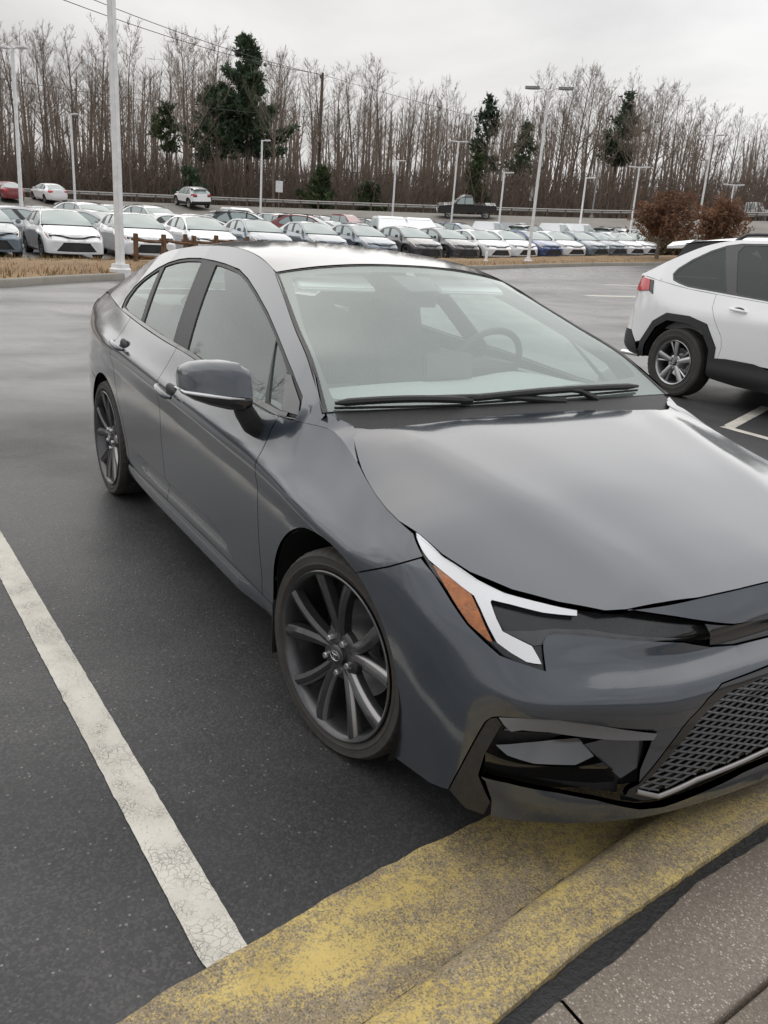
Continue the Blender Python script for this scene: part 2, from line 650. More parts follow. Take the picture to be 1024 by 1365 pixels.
def hood_z(x, w):
    w = np.abs(w)
    zc = hermite(HZ_X, np.array(HZ_Z)[:, None], x)[:, 0]
    d = hermite(HD_X, np.array(HD_D)[:, None], x)[:, 0]
    pw = np.interp(x, [-0.3, 0.3, 0.7], [3.0, 2.5, 2.1])
    # raised power bulge: soft shoulder line running from the cowl corner towards the nose
    wc = np.interp(x, [-0.3, 0.75], [0.60, 0.36])
    ridge = 0.010 * np.exp(-((w - wc) / 0.10) ** 2) * np.interp(x, [-0.3, -0.1, 0.55, 0.75], [0.2, 1, 1, 0.5])
    return zc - d * (w / 0.8) ** pw + ridge

def hood_surf(x, w):
    x = np.asarray(x, float)
    w = np.asarray(w, float)
    return np.stack([x, w, hood_z(x, w)], 1)

def _hz(x, w):
    return float(hood_z(np.array([x]), np.array([w]))[0])

def side_st(x, prof):
    return [(x, w, z) for w, z in prof]

ST = [
    [(-3.63, 0, .24), (-3.67, 0, .32), (-3.695, 0, .44), (-3.695, 0, .58), (-3.675, 0, .76), (-3.665, 0, .92), (-3.66, 0, 1.0), (-3.64, 0, 1.045)],
    [(-3.62, .35, .24), (-3.66, .36, .32), (-3.685, .37, .44), (-3.685, .37, .58), (-3.665, .37, .76), (-3.655, .36, .92), (-3.65, .36, 1.0), (-3.63, .35, 1.045)],
    [(-3.53, .62, .24), (-3.57, .66, .32), (-3.60, .68, .44), (-3.61, .69, .58), (-3.60, .69, .76), (-3.59, .68, .90), (-3.58, .66, .98), (-3.55, .61, 1.043)],
    side_st(-3.40, [(.735, .24), (.775, .32), (.80, .44), (.805, .58), (.80, .76), (.787, .90), (.765, .97), (.695, 1.047)]),
    side_st(-3.10, [(.80, .24), (.85, .32), (.868, .44), (.872, .58), (.868, .76), (.852, .895), (.832, .94), (.745, 1.052)]),
    side_st(-2.70, [(.83, .22), (.868, .30), (.885, .42), (.892, .56), (.893, .74), (.886, .885), (.872, .918), (.797, 1.027)]),
    side_st(-2.30, [(.815, .19), (.858, .26), (.876, .38), (.886, .52), (.890, .72), (.889, .868), (.877, .892), (.808, .995)]),
    side_st(-1.90, [(.81, .175), (.852, .24), (.868, .36), (.880, .50), (.888, .70), (.889, .848), (.878, .872), (.811, .972)]),
    side_st(-1.45, [(.81, .17), (.85, .24), (.864, .36), (.877, .50), (.886, .69), (.889, .824), (.878, .848), (.811, .957)]),
    side_st(-0.90, [(.81, .17), (.85, .24), (.864, .36), (.878, .50), (.887, .67), (.890, .795), (.879, .82), (.822, .914)]),
    side_st(-0.55, [(.81, .17), (.852, .24), (.868, .36), (.882, .50), (.889, .66), (.891, .772), (.879, .80), (.820, .906)]),
    side_st(-0.38, [(.82, .175), (.858, .25), (.873, .37), (.886, .50), (.892, .65), (.892, .757), (.878, .785), (.800, .922)]),
    side_st(-0.25, [(.83, .18), (.863, .26), (.878, .38), (.889, .50), (.895, .64), (.893, .745), (.875, .776), (.768, _hz(-.25, .768))]),
    side_st(-0.12, [(.84, .19), (.868, .27), (.882, .39), (.891, .51), (.897, .63), (.893, .73), (.872, .765), (.768, _hz(-.12, .768))]),
    side_st(0.0, [(.85, .20), (.872, .28), (.885, .40), (.893, .51), (.898, .62), (.892, .715), (.868, .755), (.788, _hz(0, .788))]),
    side_st(0.15, [(.852, .19), (.870, .27), (.882, .38), (.889, .50), (.892, .61), (.882, .70), (.860, .745), (.805, _hz(.15, .805))]),
    [(.30, .850, .17), (.30, .860, .24), (.30, .870, .36), (.30, .876, .48), (.30, .876, .60), (.30, .866, .68), (.297, .845, .733), (.29, .80, _hz(.29, .80))],
    [(.455, .842, .175), (.455, .850, .24), (.455, .857, .36), (.455, .858, .46), (.455, .850, .56), (.450, .83, .64), (.445, .80, .69), (.43, .762, _hz(.43, .762))],
    [(.57, .825, .185), (.578, .826, .24), (.588, .824, .34), (.593, .818, .43), (.593, .80, .52), (.583, .772, .60), (.573, .745, .655), (.535, .705, _hz(.535, .705))],
    [(.655, .762, .165), (.667, .763, .22), (.678, .757, .32), (.685, .748, .41), (.690, .728, .50), (.682, .692, .58), (.667, .662, .64), (.625, .635, _hz(.625, .635))],
    [(.745, .62, .16), (.76, .62, .21), (.766, .608, .31), (.770, .596, .40), (.770, .58, .48), (.755, .552, .565), (.735, .53, .63), (.685, .52, _hz(.685, .52))],
    [(.815, .44, .16), (.830, .44, .21), (.828, .432, .30), (.823, .424, .39), (.813, .415, .47), (.792, .40, .56), (.764, .385, .625), (.718, .375, _hz(.718, .375))],
    [(.850, .20, .16), (.865, .20, .21), (.853, .20, .30), (.837, .20, .39), (.820, .20, .468), (.797, .20, .56), (.773, .20, .63), (.739, .20, _hz(.739, .20))],
    [(.859, 0, .16), (.871, 0, .215), (.856, 0, .30), (.837, 0, .39), (.815, 0, .475), (.791, 0, .56), (.772, 0, .635), (.750, 0, _hz(.75, 0))],
]
for _i, _r2_, _r3_, _r4_, _r5_ in ((19, None, None, (.702, .735, .512), (.684, .692, .588)), (20, None, (.785, .602, .43), (.792, .600, .545), (.757, .552, .592)),
                                  (21, (.836, .436, .32), (.842, .430, .425), (.838, .428, .543), (.790, .40, .584)), (22, (.861, .20, .32), (.858, .20, .43), (.846, .20, .541), (.795, .20, .581)),
                                  (23, (.864, 0, .32), (.856, 0, .43), (.843, 0, .540), (.790, 0, .580))):      # shelf of the bumper under lamp and garnish
    for _k, _v in ((2, _r2_), (3, _r3_), (4, _r4_), (5, _r5_)):
        if _v:
            ST[_i][_k] = _v
for _i in (20, 21, 22, 23):       # nose strip rolls over towards the front
    _q = ST[_i]
    _k = {20: .3, 21: .8, 22: 1, 23: 1}[_i]
    _q[6] = (_q[6][0] + .020 * _k, _q[6][1], _q[6][2] + .004)
for _i in range(5, 16):          # crisp shoulder crease
    _q = ST[_i]
    (_x5, _w5, _z5), (_x7, _w7, _z7) = _q[5], _q[7]
    _q[6] = (_x5, _w5 - (_w5 - _w7) * .10, _z5 + .011)
_r = np.array([[q[4][0], q[4][1]] for q in ST])
_a = np.concatenate([[0], np.cumsum(np.hypot(*np.diff(_r, axis=0).T))])
_a -= _a[14]
BAND = Band(list(zip(_a, ST)))
S_FRONT, S_REAR = float(_a[-1]), float(_a[0])

# A-pillar / roof-rail / C-pillar line in the side view
RAIL = np.array([(-.315, .958), (-.45, 1.044), (-.60, 1.112), (-.85, 1.197), (-1.18, 1.322), (-1.36, 1.360), (-1.65, 1.390), (-2.0, 1.386), (-2.3, 1.362), (-2.69, 1.302), (-3.0, 1.195), (-3.22, 1.105), (-3.36, 1.060)])
_top = np.array([(q[7][0], q[7][1], q[7][2]) for q in ST[3:14]])

def green_surf(x, z):
    x = np.asarray(x, float)
    z = np.asarray(z, float)
    t = hermite(_top[:, 0], _top[:, 1:], x)
    wt = np.interp(x, [-3.4, -3.1, -2.7, -.55, -.38, -.25], [.695, .745, .797, .820, .800, .768])
    wt = np.where((x > -2.7) & (x < -.55), t[:, 0], wt)
    dz = z - t[:, 1]
    k1 = np.interp(x, [-3.4, -2.9, -2.4, -2.0, -.5], [1.15, .86, .64, .56, .52])
    k2 = np.interp(x, [-3.4, -2.4, -2.0], [.0, .2, .30])
    w = wt - k1 * dz - k2 * dz * np.abs(dz)
    return np.stack([x, -w, z], 1)

def rail3(x):
    z = hermite(-RAIL[:, 0], RAIL[:, 1:], -np.asarray(x, float))[:, 0]
    return green_surf(x, z)

class Strip:
    """surface between the centre profile and the edge curve; chart = (p, q): p = u*lu along the length, q = t*lt across"""
    def __init__(self, centre, edge_x, lu, lt, power=2.0, edge=None, inset=0.003):
        self.c = np.array(centre, float)
        self.u = np.linspace(0, 1, len(centre))
        self.e = np.array(edge, float) if edge is not None else None
        if self.e is None:
            r = rail3(np.array(edge_x))
            self.e = np.stack([r[:, 0], -r[:, 1] - inset, r[:, 2] - inset * 0.3], 1)
        self.lu, self.lt, self.pw = lu, lt, power
    def __call__(self, p, q):
        u = np.asarray(p, float) / self.lu
        t = np.asarray(q, float) / self.lt
        c = hermite(self.u, self.c, u)
        e = hermite(self.u, self.e, u)
        at = np.abs(t)
        x = c[:, 0] + (e[:, 0] - c[:, 0]) * at ** 2
        z = c[:, 1] + (e[:, 2] - c[:, 1]) * at ** self.pw
        return np.stack([x, -e[:, 1] * t, z], 1)

WS = Strip([(-.285, .968), (-.50, 1.072), (-.72, 1.180), (-.94, 1.282), (-1.155, 1.372)], [-.325, -.54, -.76, -.98, -1.185], 0.95, 0.66, 2.2)
ROOF = Strip([(-1.16, 1.375), (-1.42, 1.4005), (-1.72, 1.420), (-2.05, 1.426), (-2.36, 1.400), (-2.62, 1.352)], [-1.195, -1.45, -1.75, -2.08, -2.40, -2.67], 1.5, 0.58, 2.4)
RG = Strip([(-2.64, 1.346), (-2.86, 1.262), (-3.09, 1.166), (-3.31, 1.083)], [-2.69, -2.92, -3.15, -3.34], 0.72, 0.58, 2.4)
TRUNK = Strip([(-3.315, 1.078), (-3.45, 1.072), (-3.58, 1.064), (-3.635, 1.048)], None, 0.33, 0.63, 2.6,
              edge=[(-3.345, .650, 1.050), (-3.43, .640, 1.050), (-3.52, .60, 1.046), (-3.555, .56, 1.043)])
FP = {
    'hl_top': [(0.2825, 0.7853), (0.3485, 0.7697), (0.4199, 0.7507), (0.5155, 0.7273), (0.6064, 0.7127), (0.7078, 0.7067), (0.8057, 0.6975), (0.8762, 0.6943), (0.9191, 0.6907), (1.0052, 0.6805), (1.1062, 0.6666), (1.1827, 0.6584), (1.2199, 0.6489), (1.2479, 0.6114)],
    'hl_low': [(1.1247, 0.6231), (0.9845, 0.638), (0.8957, 0.6439), (0.8168, 0.6499), (0.7948, 0.6509), (0.7414, 0.6501), (0.7205, 0.644), (0.7149, 0.6301), (0.7219, 0.613), (0.7417, 0.5769)],
    'hl_left': [(0.6985, 0.5821), (0.6358, 0.5891), (0.5925, 0.6088), (0.5387, 0.6344), (0.4723, 0.6738), (0.4073, 0.7147), (0.354, 0.7455), (0.3075, 0.7691)],
    'drl': [(0.2935, 0.7823), (0.357, 0.7665), (0.4261, 0.7469), (0.5172, 0.7237), (0.6074, 0.7085), (0.7081, 0.7013), (0.8046, 0.6931), (0.8744, 0.6907), (1.0063, 0.6784), (1.1026, 0.6654), (1.1008, 0.6627), (0.8715, 0.6852), (0.8036, 0.6896), (0.7083, 0.6908), (0.6299, 0.6964), (0.5741, 0.6984), (0.5694, 0.6898), (0.5955, 0.6591), (0.6199, 0.635), (0.6486, 0.6277), (0.6938, 0.6165), (0.7236, 0.5899), (0.6963, 0.5903), (0.6569, 0.6017), (0.6208, 0.6153), (0.5858, 0.646), (0.5536, 0.676), (0.5266, 0.6978), (0.4837, 0.7094), (0.4184, 0.7297), (0.37, 0.7453), (0.3331, 0.7622)],
    'amber': [(0.3842, 0.7351), (0.4401, 0.7218), (0.5085, 0.7015), (0.5472, 0.6693), (0.5856, 0.6327), (0.6082, 0.6116), (0.5974, 0.6117), (0.5381, 0.6363), (0.4756, 0.675), (0.4264, 0.7074)],
    'grille_out': [(1.4175, 0.5338), (1.2347, 0.5271), (1.1852, 0.5034), (1.1486, 0.46), (1.1037, 0.3896), (1.069, 0.321), (1.0469, 0.2839), (1.0246, 0.272), (1.0193, 0.2528), (1.0691, 0.2322), (1.128, 0.2305), (1.2167, 0.25), (1.379, 0.2693), (1.4792, 0.2733)],
    'grille_in': [(1.4095, 0.5182), (1.2547, 0.5019), (1.2082, 0.4744), (1.1351, 0.3832), (1.0788, 0.3033), (1.0455, 0.2673), (1.1081, 0.2437), (1.2132, 0.2679), (1.4772, 0.2854)],
    'pocket_top': [(0.6521, 0.43), (0.6627, 0.4442), (0.6793, 0.4522), (0.7338, 0.4647), (0.8112, 0.4732), (0.91, 0.4625), (1.0518, 0.4324), (1.0454, 0.4117), (1.0398, 0.3236), (1.023, 0.2795)],
    'vane_left': [(0.6521, 0.43), (0.6329, 0.3619), (0.6112, 0.2782), (0.5902, 0.2042)],
    'lip_top': [(0.6731, 0.2835), (0.7453, 0.2828), (0.8613, 0.265), (0.9568, 0.245), (1.0266, 0.2194), (1.0735, 0.2034), (1.1407, 0.1967), (1.2282, 0.2126), (1.3855, 0.2388), (1.4857, 0.2423)],
    'lip_crease': [(0.679, 0.2764), (0.7562, 0.2356), (0.8758, 0.2077)],
    'vane_right': [(0.6731, 0.2835), (0.7256, 0.2139)],
    'bump_gap': [(0.1811, 0.6398), (0.2751, 0.6981), (0.3507, 0.7412)],
    'nose_low': [(0.9522, 0.6953), (1.0096, 0.6873), (1.1109, 0.6735), (1.2209, 0.6564), (1.3287, 0.638), (1.4683, 0.6247)],
    'garn_low': [(1.4806, 0.5753), (1.3504, 0.5796), (1.257, 0.5904), (1.1117, 0.6168), (0.9841, 0.6342), (0.8166, 0.6473)],
    'hood_front': [(0.9525, 0.695), (1.0434, 0.6976), (1.2259, 0.7034), (1.3737, 0.7066), (1.4965, 0.7105)],
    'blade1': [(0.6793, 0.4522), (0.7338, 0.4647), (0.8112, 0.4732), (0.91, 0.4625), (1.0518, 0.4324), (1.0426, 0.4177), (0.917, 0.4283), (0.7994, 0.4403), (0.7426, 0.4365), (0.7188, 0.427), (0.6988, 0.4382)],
    'blade2': [(0.6918, 0.3668), (0.7629, 0.3797), (0.8549, 0.3922), (0.8783, 0.3956), (0.9214, 0.3598), (0.8798, 0.343), (0.7911, 0.3428), (0.7276, 0.3521)],
}
ZG, ZGT, ZGB = FP['garn_low'][0][1], FP['grille_out'][0][1], FP['grille_out'][-1][1]
ZIT, ZIB, ZN, ZL = FP['grille_in'][0][1], FP['grille_in'][-1][1], FP['nose_low'][-1][1], FP['lip_top'][-1][1]

AC, ARX, ARZ = (-.035, .31), .405, .365        # front wheel arch ellipse (s, z)
RC, RR = (-2.70, .305), .368                    # rear wheel arch

def arch_f(a0, a1, n=26):
    return [(AC[0] + ARX * math.cos(rad(a)), AC[1] + ARZ * math.sin(rad(a))) for a in np.linspace(a0, a1, n)]

def arch_r(a0, a1, n=26):
    return [(RC[0] + RR * math.cos(rad(a)), RC[1] + RR * math.sin(rad(a))) for a in np.linspace(a0, a1, n)]

def ztop(s):
    return BAND.col(np.atleast_1d(np.asarray(s, float)))[:, -1, 2]

def top_line(s0, s1, n=14, d=0.0):
    ss = np.linspace(s0, s1, n)
    return list(zip(ss, ztop(ss) - d))

def at_s(poly):
    return [tuple(p) for p in poly]

def side_band(d0):
    """band surface pushed inwards by d0"""
    def f(s, z):
        P = BAND(s, z)
        return P - normals_of(BAND, s, z) * d0
    return f

ZB = lambda x: np.interp(x, [-2.65, -2.3, -1.9, -1.45, -.9, -.55, -.38], [1.024, .998, .975, .960, .918, .911, .926])
DLO = [(-.425, .925), (-.470, .985), (-.604, 1.040), (-.73, 1.085), (-.851, 1.127), (-1.03, 1.187), (-1.226, 1.244), (-1.38, 1.284), (-1.522, 1.311), (-1.704, 1.322), (-1.85, 1.326), (-2.026, 1.326), (-2.18, 1.317), (-2.30, 1.303), (-2.42, 1.279), (-2.53, 1.245), (-2.64, 1.190), (-2.70, 1.135), (-2.70, 1.075), (-2.655, 1.030)]
DLO += [(x, float(ZB(x))) for x in np.linspace(-2.58, -.50, 18)]
_dl = np.array(DLO[:16])
def dlo_top(x):
    return float(np.interp(-x, -_dl[:, 0], _dl[:, 1]))

def glass_poly(b0, t0, b1, t1, m=0.016, n=10):
    """window between the lines (b0 bottom, t0 top) in front and (b1, t1) behind, inside the black frame"""
    top = [(x, dlo_top(x) - m) for x in np.linspace(t0, t1, n)]
    bot = [(x, float(ZB(x)) + m * .9) for x in np.linspace(b1, b0, n)]
    return top + bot

def make_wheel(name, parent, loc, steer=0.0, left=False, detail=1, tyre_r=.316, rim_r=.254, width=.225, style='dark'):
    """outer face looks to -y before steering; built as tyre, rim, hub cap, brake disc"""
    w = empty(name, loc, steer + (math.pi if left else 0.0))
    w.parent = parent
    seg = 144 if detail else 20
    hw = width / 2
    bm = bmesh.new()
    R0, R1 = rim_r, tyre_r
    prof = [(-hw * .80, R0 - .008), (-hw * .90, R0 + .002), (-hw * .95, R0 + .010), (-hw * .985, R0 + (R1 - R0) * .30), (-hw * 1.005, R0 + (R1 - R0) * .34), (-hw * 1.005, R0 + (R1 - R0) * .40), (-hw * .992, R0 + (R1 - R0) * .43), (-hw * 1.0, R0 + (R1 - R0) * .55), (-hw * .992, R0 + (R1 - R0) * .72), (-hw * 1.0, R0 + (R1 - R0) * .75), (-hw * .985, R0 + (R1 - R0) * .80), (-hw * .90, R1 - .006), (-hw * .80, R1 - .001)]
    if detail:
        for y in (-.55, -.12, .3, .62):
            prof += [(hw * (y - .055), R1), (hw * (y - .05), R1 - .007), (hw * (y + .05), R1 - .007), (hw * (y + .055), R1)]
    prof += [(hw * .82, R1 - .001), (hw * .95, R1 - .01), (hw * 1.03, R0 + (R1 - R0) * .5), (hw * .9, R0)]
    rings_ = lathe(bm, prof, seg)
    if detail:                            # shoulder blocks of the tread
        for i_, (a_, r_) in enumerate(prof):
            if r_ >= R1 - .0065 and a_ < -hw * .5:
                for k_, v_ in enumerate(rings_[i_]):
                    if k_ % 3 == 0:
                        f_ = (r_ - .0045) / r_
                        v_.co.x *= f_
                        v_.co.z *= f_
    bm_obj('tyre', bm, 'tyre', w, smooth=True)
    bm = bmesh.new()
    yo = -hw * .995                      # outer rim plane
    lathe(bm, [(yo + .012, R0 - .001), (yo + .001, R0 + .004), (yo - .002, R0 + .001), (yo + .002, R0 - .007), (yo + .012, R0 - .013), (yo + .05, R0 - .022), (hw * .7, R0 - .03), (hw * .9, R0 - .005)], seg, mi=0)
    def spoke(a0, wd0, wd1, twist, dy0, dy1, r0=.045, r1=None, mi=0, drop=.0):
        """tapered spoke with a raised ridge; a0 angle of root, a1 = a0 + twist at the rim"""
        r1 = r1 or R0 - .008
        n = 7 if detail else 2
        rows = []
        for i in range(n + 1):
            t = i / n
            r = r0 + (r1 - r0) * t
            a = a0 + twist * (t ** 1.2)
            wd = wd0 + (wd1 - wd0) * t
            y = yo + dy0 + (dy1 - dy0) * (1 - (1 - t) ** 1.6)
            c = Vector((math.cos(a), 0, math.sin(a)))
            tn = Vector((-math.sin(a), 0, math.cos(a)))
            ctr = c * r
            row = []
            for (q, dd) in ((-1.0, .030), (-.92, .004), (-.25, -.003), (.55, .002), (.92, .012), (1.0, .034)):
                row.append(bm.verts.new(ctr + tn * (wd * q) + Vector((0, y + dd + drop, 0))))
            rows.append(row)
        for ra, rb in zip(rows, rows[1:]):
            for k in range(5):
                f = bm.faces.new((ra[k], rb[k], rb[k + 1], ra[k + 1]))
                f.material_index = 2 if (k == 3 and style == 'dark') else mi
        for row, rev in ((rows[0], 1), (rows[-1], 0)):
            f = bm.faces.new(row if rev else row[::-1])
    if style == 'dark':
        for k in range(5):
            a = 2 * math.pi * k / 5 + .42
            spoke(a - .12, .017, .022, -.17, .030, .003)
            spoke(a + .14, .018, .026, .16, .030, .006)
    else:
        for k in range(5):
            a = 2 * math.pi * k / 5 + .3
            spoke(a, .026, .034, .0, .022, .006)
            spoke(a + .30, .008, .016, .06, .034, .012, r0=.09)
    lathe(bm, [(yo + .050, .085), (yo + .034, .080), (yo + .026, .066), (yo + .028, .034), (yo + .028, .0)], 24 if detail else 10, mi=0)
    if detail:                           # lug nuts in their wells
        for k in range(5):
            a = 2 * math.pi * k / 5 + .42 + .63
            lathe(bm, [(yo + .034, .0115), (yo + .014, .0105), (yo + .011, .0085), (yo + .011, 0)], 8, center=(.055 * math.cos(a), 0, .055 * math.sin(a)), mi=1)
    bm_obj('rim', bm, ['rim_dark' if style == 'dark' else 'rim_silver', 'satin', 'rim_edge'], w, smooth=True)
    if detail:
        bm = bmesh.new()
        lathe(bm, [(yo + .03, .034), (yo + .017, .032), (yo + .013, .026), (yo + .012, .0)], 32)
        bm_obj('hub_cap', bm, 'rim_dark', w, smooth=True)
        bm = bmesh.new()                 # small oval emblem ring on the cap
        def oval(rx, rz, cz):
            add_tube(bm, [(rx * math.cos(q), yo + .0115, cz + rz * math.sin(q)) for q in np.linspace(0, 2 * math.pi, 25)], .0016, 5, cap=False)
        oval(.021, .0145, 0)
        oval(.006, .0135, .0005)
        oval(.0135, .0045, .008)
        bm_obj('emblem', bm, 'satin', w, smooth=True)
        bm = bmesh.new()
        lathe(bm, [(.02, .09), (.0, .145), (-.004, .150), (.018, .150)], 40)
        lathe(bm, [(.018, .15), (.02, .02)], 40)
        bm_obj('brake_disc', bm, 'satin', w, smooth=True)
        bm = bmesh.new()
        add_box(bm, (.125, 0.0, .05), (.05, .05, .13), ry=-.35)
        bm_obj('brake_caliper', bm, 'rim_dark', w, bevel=.01)
        bm = bmesh.new()
        lathe(bm, [(.045, 0), (.045, R0 - .026)], 30)
        bm_obj('brake_backplate', bm, 'void', w)
    return w

def sedan_panels(root, pm, d):
    """painted shell, glass, lamps. d = 1 hero, 0 far copies"""
    rs = .026 if d else .13
    rf = .016 if d else .075
    lip = .012 if d else 0
    gp = .0022 if d else .001
    kw = dict(gap=gp, lip=lip)
    SIDES = 'RL'
    # dark inner shell keeps the gaps black
    if d:
        shell = lambda s, z: BAND(s, z) - normals_of(BAND, s, z) * (.016 + .064 * np.clip((s - .25) / .2, 0, 1))[:, None]
        D = build_panel(shell, [(S_REAR, .25)] + [(s, .20) for s in (-3.1,)] + arch_r(195, -20, 20) + [(s, .20) for s in np.linspace(-2.2, -.6, 5)] + arch_f(195, -20, 20) + [(s, .20) for s in np.linspace(.5, S_FRONT, 12)] + top_line(S_FRONT, S_REAR, 90, .006), gap=0, lip=0, res=.05)
        emit('inner_shell', D, 'void', root, 'J')
    seam = lambda u, v: np.abs(u - S_FRONT) < 1e-4
    seam_r = lambda u, v: np.abs(u - S_REAR) < 1e-4
    lipc = FP['lip_top']
    # front bumper cover
    P = arch_f(-24, 63, 18) + FP['bump_gap'][1:] + [FP['hl_left'][i] for i in range(len(FP['hl_left']) - 1, -1, -1) if FP['hl_left'][i][1] < .741]
    P += FP['hl_low'][::-1] + [p for p in FP['garn_low'][::-1] if p[0] > 1.12][:-1] + [(S_FRONT, ZG - .0005)]
    if d:
        P += [(S_FRONT, ZGT + .001)] + FP['grille_out'][1:7] + FP['pocket_top'][::-1][1:] + FP['vane_left'][1:]
    else:      # the plainer far cars have one black trapezoid opening
        P += [(S_FRONT, .49), (1.13, .485), (.93, .235), (S_FRONT, .225), (S_FRONT, .165), (1.06, .165), (.73, .17)]
        emit('grille', build_panel(side_band(.02), [(S_FRONT, .49), (1.13, .485), (.93, .235), (S_FRONT, .225)], res=.12, seam=seam, gap=-.004, lip=0), 'trim_black', root, 'J')
    P += [(.50, .182), (.42, .175)]
    emit('front_bumper', build_panel(BAND, P, res=rf, seam=seam, **kw), pm, root, 'J')
    # nose strip between bonnet edge and garnish
    P = FP['nose_low'][:-1] + [(S_FRONT, ZN), (S_FRONT, .7100)] + FP['hood_front'][::-1][1:-1]
    emit('nose_panel', build_panel(BAND, P, res=rf, seam=seam, off=.002, **kw), pm, root, 'J')
    # black garnish under it, carrying on below the lamp
    P = [(q[0], q[1] - .001) for q in FP['nose_low'][3:5]] + [(S_FRONT, ZN - .001), (S_FRONT, ZG)] + FP['garn_low'][1:3] + [FP['hl_top'][-1]]
    emit('garnish', build_panel(BAND, P, res=rf, seam=seam, off=-.006, **kw), 'gloss_black', root, 'J')
    # fender
    P = arch_f(63, 184, 26) + [(-.442, .272), (-.546, .272), (-.546, .45), (-.546, .60), (-.543, .72), (-.545, .80), (-.553, .86), (-.545, .9085)]
    P += [(-.50, .908)] + top_line(-.44, .285, 26, .0) + [FP['hl_left'][-1]] + [p for p in FP['hl_left'][::-1][1:] if p[1] > .742] + FP['bump_gap'][::-1][:-1]
    emit('fender', build_panel(BAND, P, res=rf * 1.2, **kw), pm, root, SIDES)
    def door_surf(s, z):
        """door skin with the sculpted step along its lower edge"""
        P_ = BAND(s, z)
        zl = np.interp(s, [-2.3, -1.9, -1.02, -.92, -.84], [.385, .378, .372, .345, .29])
        k = np.clip((zl - z) / .022, 0, 1)
        k = k * k * (3 - 2 * k) * np.clip((z - .285) / .05, 0, 1)
        k = k * np.clip((-.80 - s) / .12, 0, 1) * np.clip((s + 2.25) / .25, 0, 1)
        P_[:, 1] += .013 * k
        return P_
    fd = [(-.546, .272), (-.546, .45), (-.546, .60), (-.543, .72), (-.545, .80), (-.553, .86), (-.545, .9085)] + top_line(-.60, -1.66, 16) + [(-1.668, .80), (-1.672, .6), (-1.668, .40), (-1.66, .272)]
    doors = emit('front_door', build_panel(door_surf, fd, res=rs * (.55 if d else 1), **kw), pm, root, SIDES)
    rd = [(-1.66, .272), (-1.668, .40), (-1.672, .6), (-1.668, .80), (-1.66, float(ztop(-1.66)[0]))] + top_line(-1.72, -2.42, 12) + [(-2.45, .90), (-2.462, .80), (-2.455, .71), (-2.41, .60), (-2.335, .49), (-2.295, .40), (-2.285, .272)]
    rdoors = emit('rear_door', build_panel(door_surf, rd, res=rs * (.55 if d else 1), **kw), pm, root, SIDES)
    P = [(-.46, .272), (-.46, .20), (-.52, .178)] + [(s, .174) for s in np.linspace(-.7, -2.2, 8)] + [(-2.34, .195), (-2.345, .272)]
    sill = lambda s, z: BAND(s, z) + np.stack([0 * z, -.034 * np.clip((.270 - z) / .062, 0, 1) ** .8 * np.clip((z - .165) / .03, 0, 1) * np.clip((-.46 - s) / .3, .35, 1), 0 * z], 1)
    emit('rocker_panel', build_panel(sill, P, res=.012 if d else .1, gap=0, lip=lip), pm, root, SIDES)
    P = [(-2.345, .272), (-2.285, .272), (-2.295, .40), (-2.335, .49), (-2.41, .60), (-2.455, .71), (-2.462, .80), (-2.45, .90)] + top_line(-2.42, -3.36, 20) + [(-3.40, 1.0), (-3.40, .84), (-3.46, .70), (-3.25, .66)] + arch_r(122, 0, 30)
    emit('quarter_panel', build_panel(BAND, P, res=rs, **kw), pm, root, SIDES)
    P = arch_r(-10, 58, 12)[::-1][:1] + [(-3.25, .66), (-3.46, .70), (-3.72, .70), (S_REAR, .70), (S_REAR, .26), (-3.7, .255), (-3.4, .26), (-3.1, .25)] + arch_r(-10, 58, 12)[:-1]
    # rear arch edge lies behind the wheel: mirror the angle
    P = [(-3.25, .66), (-3.46, .70), (-3.72, .70), (S_REAR, .70), (S_REAR, .26), (-3.7, .255), (-3.4, .26), (-3.075, .25)] + arch_r(187, 122, 12)
    emit('rear_bumper', build_panel(BAND, P, res=rs, seam=seam_r, **kw), pm, root, 'J')
    P = [(-3.40, .84), (-3.40, 1.0), (-3.62, 1.0), (-3.86, .965), (-3.86, .845), (-3.6, .80)]
    emit('tail_lamp', build_panel(BAND, P, res=rs, off=.004, **kw), 'red_lens', root, SIDES)
    P = [(-3.46, .70), (-3.40, .84), (-3.6, .80), (-3.86, .845), (-3.86, .965), (-3.62, 1.0), (-3.40, 1.0), (-3.37, 1.042)] + top_line(-3.44, S_REAR, 12, .002) + [(S_REAR, .70), (-3.72, .70)]
    emit('boot_panel', build_panel(BAND, P, res=rs, seam=seam_r, **kw), pm, root, 'J')
    if d:
        # grille, pockets, lip
        back = side_band(.055)
        P = FP['grille_out'][1:] + [(S_FRONT, ZGB), (S_FRONT, ZGT)]
        pass
        emit('grille_backing', build_panel(side_band(.06), P, gap=0, lip=0, res=.05, seam=seam), 'void', root, 'J')
        G_in = [q for q in FP['grille_in'][1:-1] if q[0] < S_FRONT] + [(S_FRONT, ZIB), (S_FRONT, ZIT)]
        G_out = FP['grille_out'][1:-1] + [(S_FRONT, ZGB), (S_FRONT, ZGT)]
        ring = [(S_FRONT, ZGT)] + FP['grille_out'][1:-1] + [(S_FRONT, ZGB), (S_FRONT, ZIB)] + FP['grille_in'][1:-1][::-1] + [(S_FRONT, ZIT)]
        gr = emit('grille', build_panel(BAND, ring, res=.012 if d else .05, seam=seam, gap=.001, lip=.016 if d else 0, off=.001), 'gloss_black', root, 'J')
        # pocket beside the grille: dark recess, vane and blades
        lt_, pk = FP['lip_top'], FP['pocket_top']
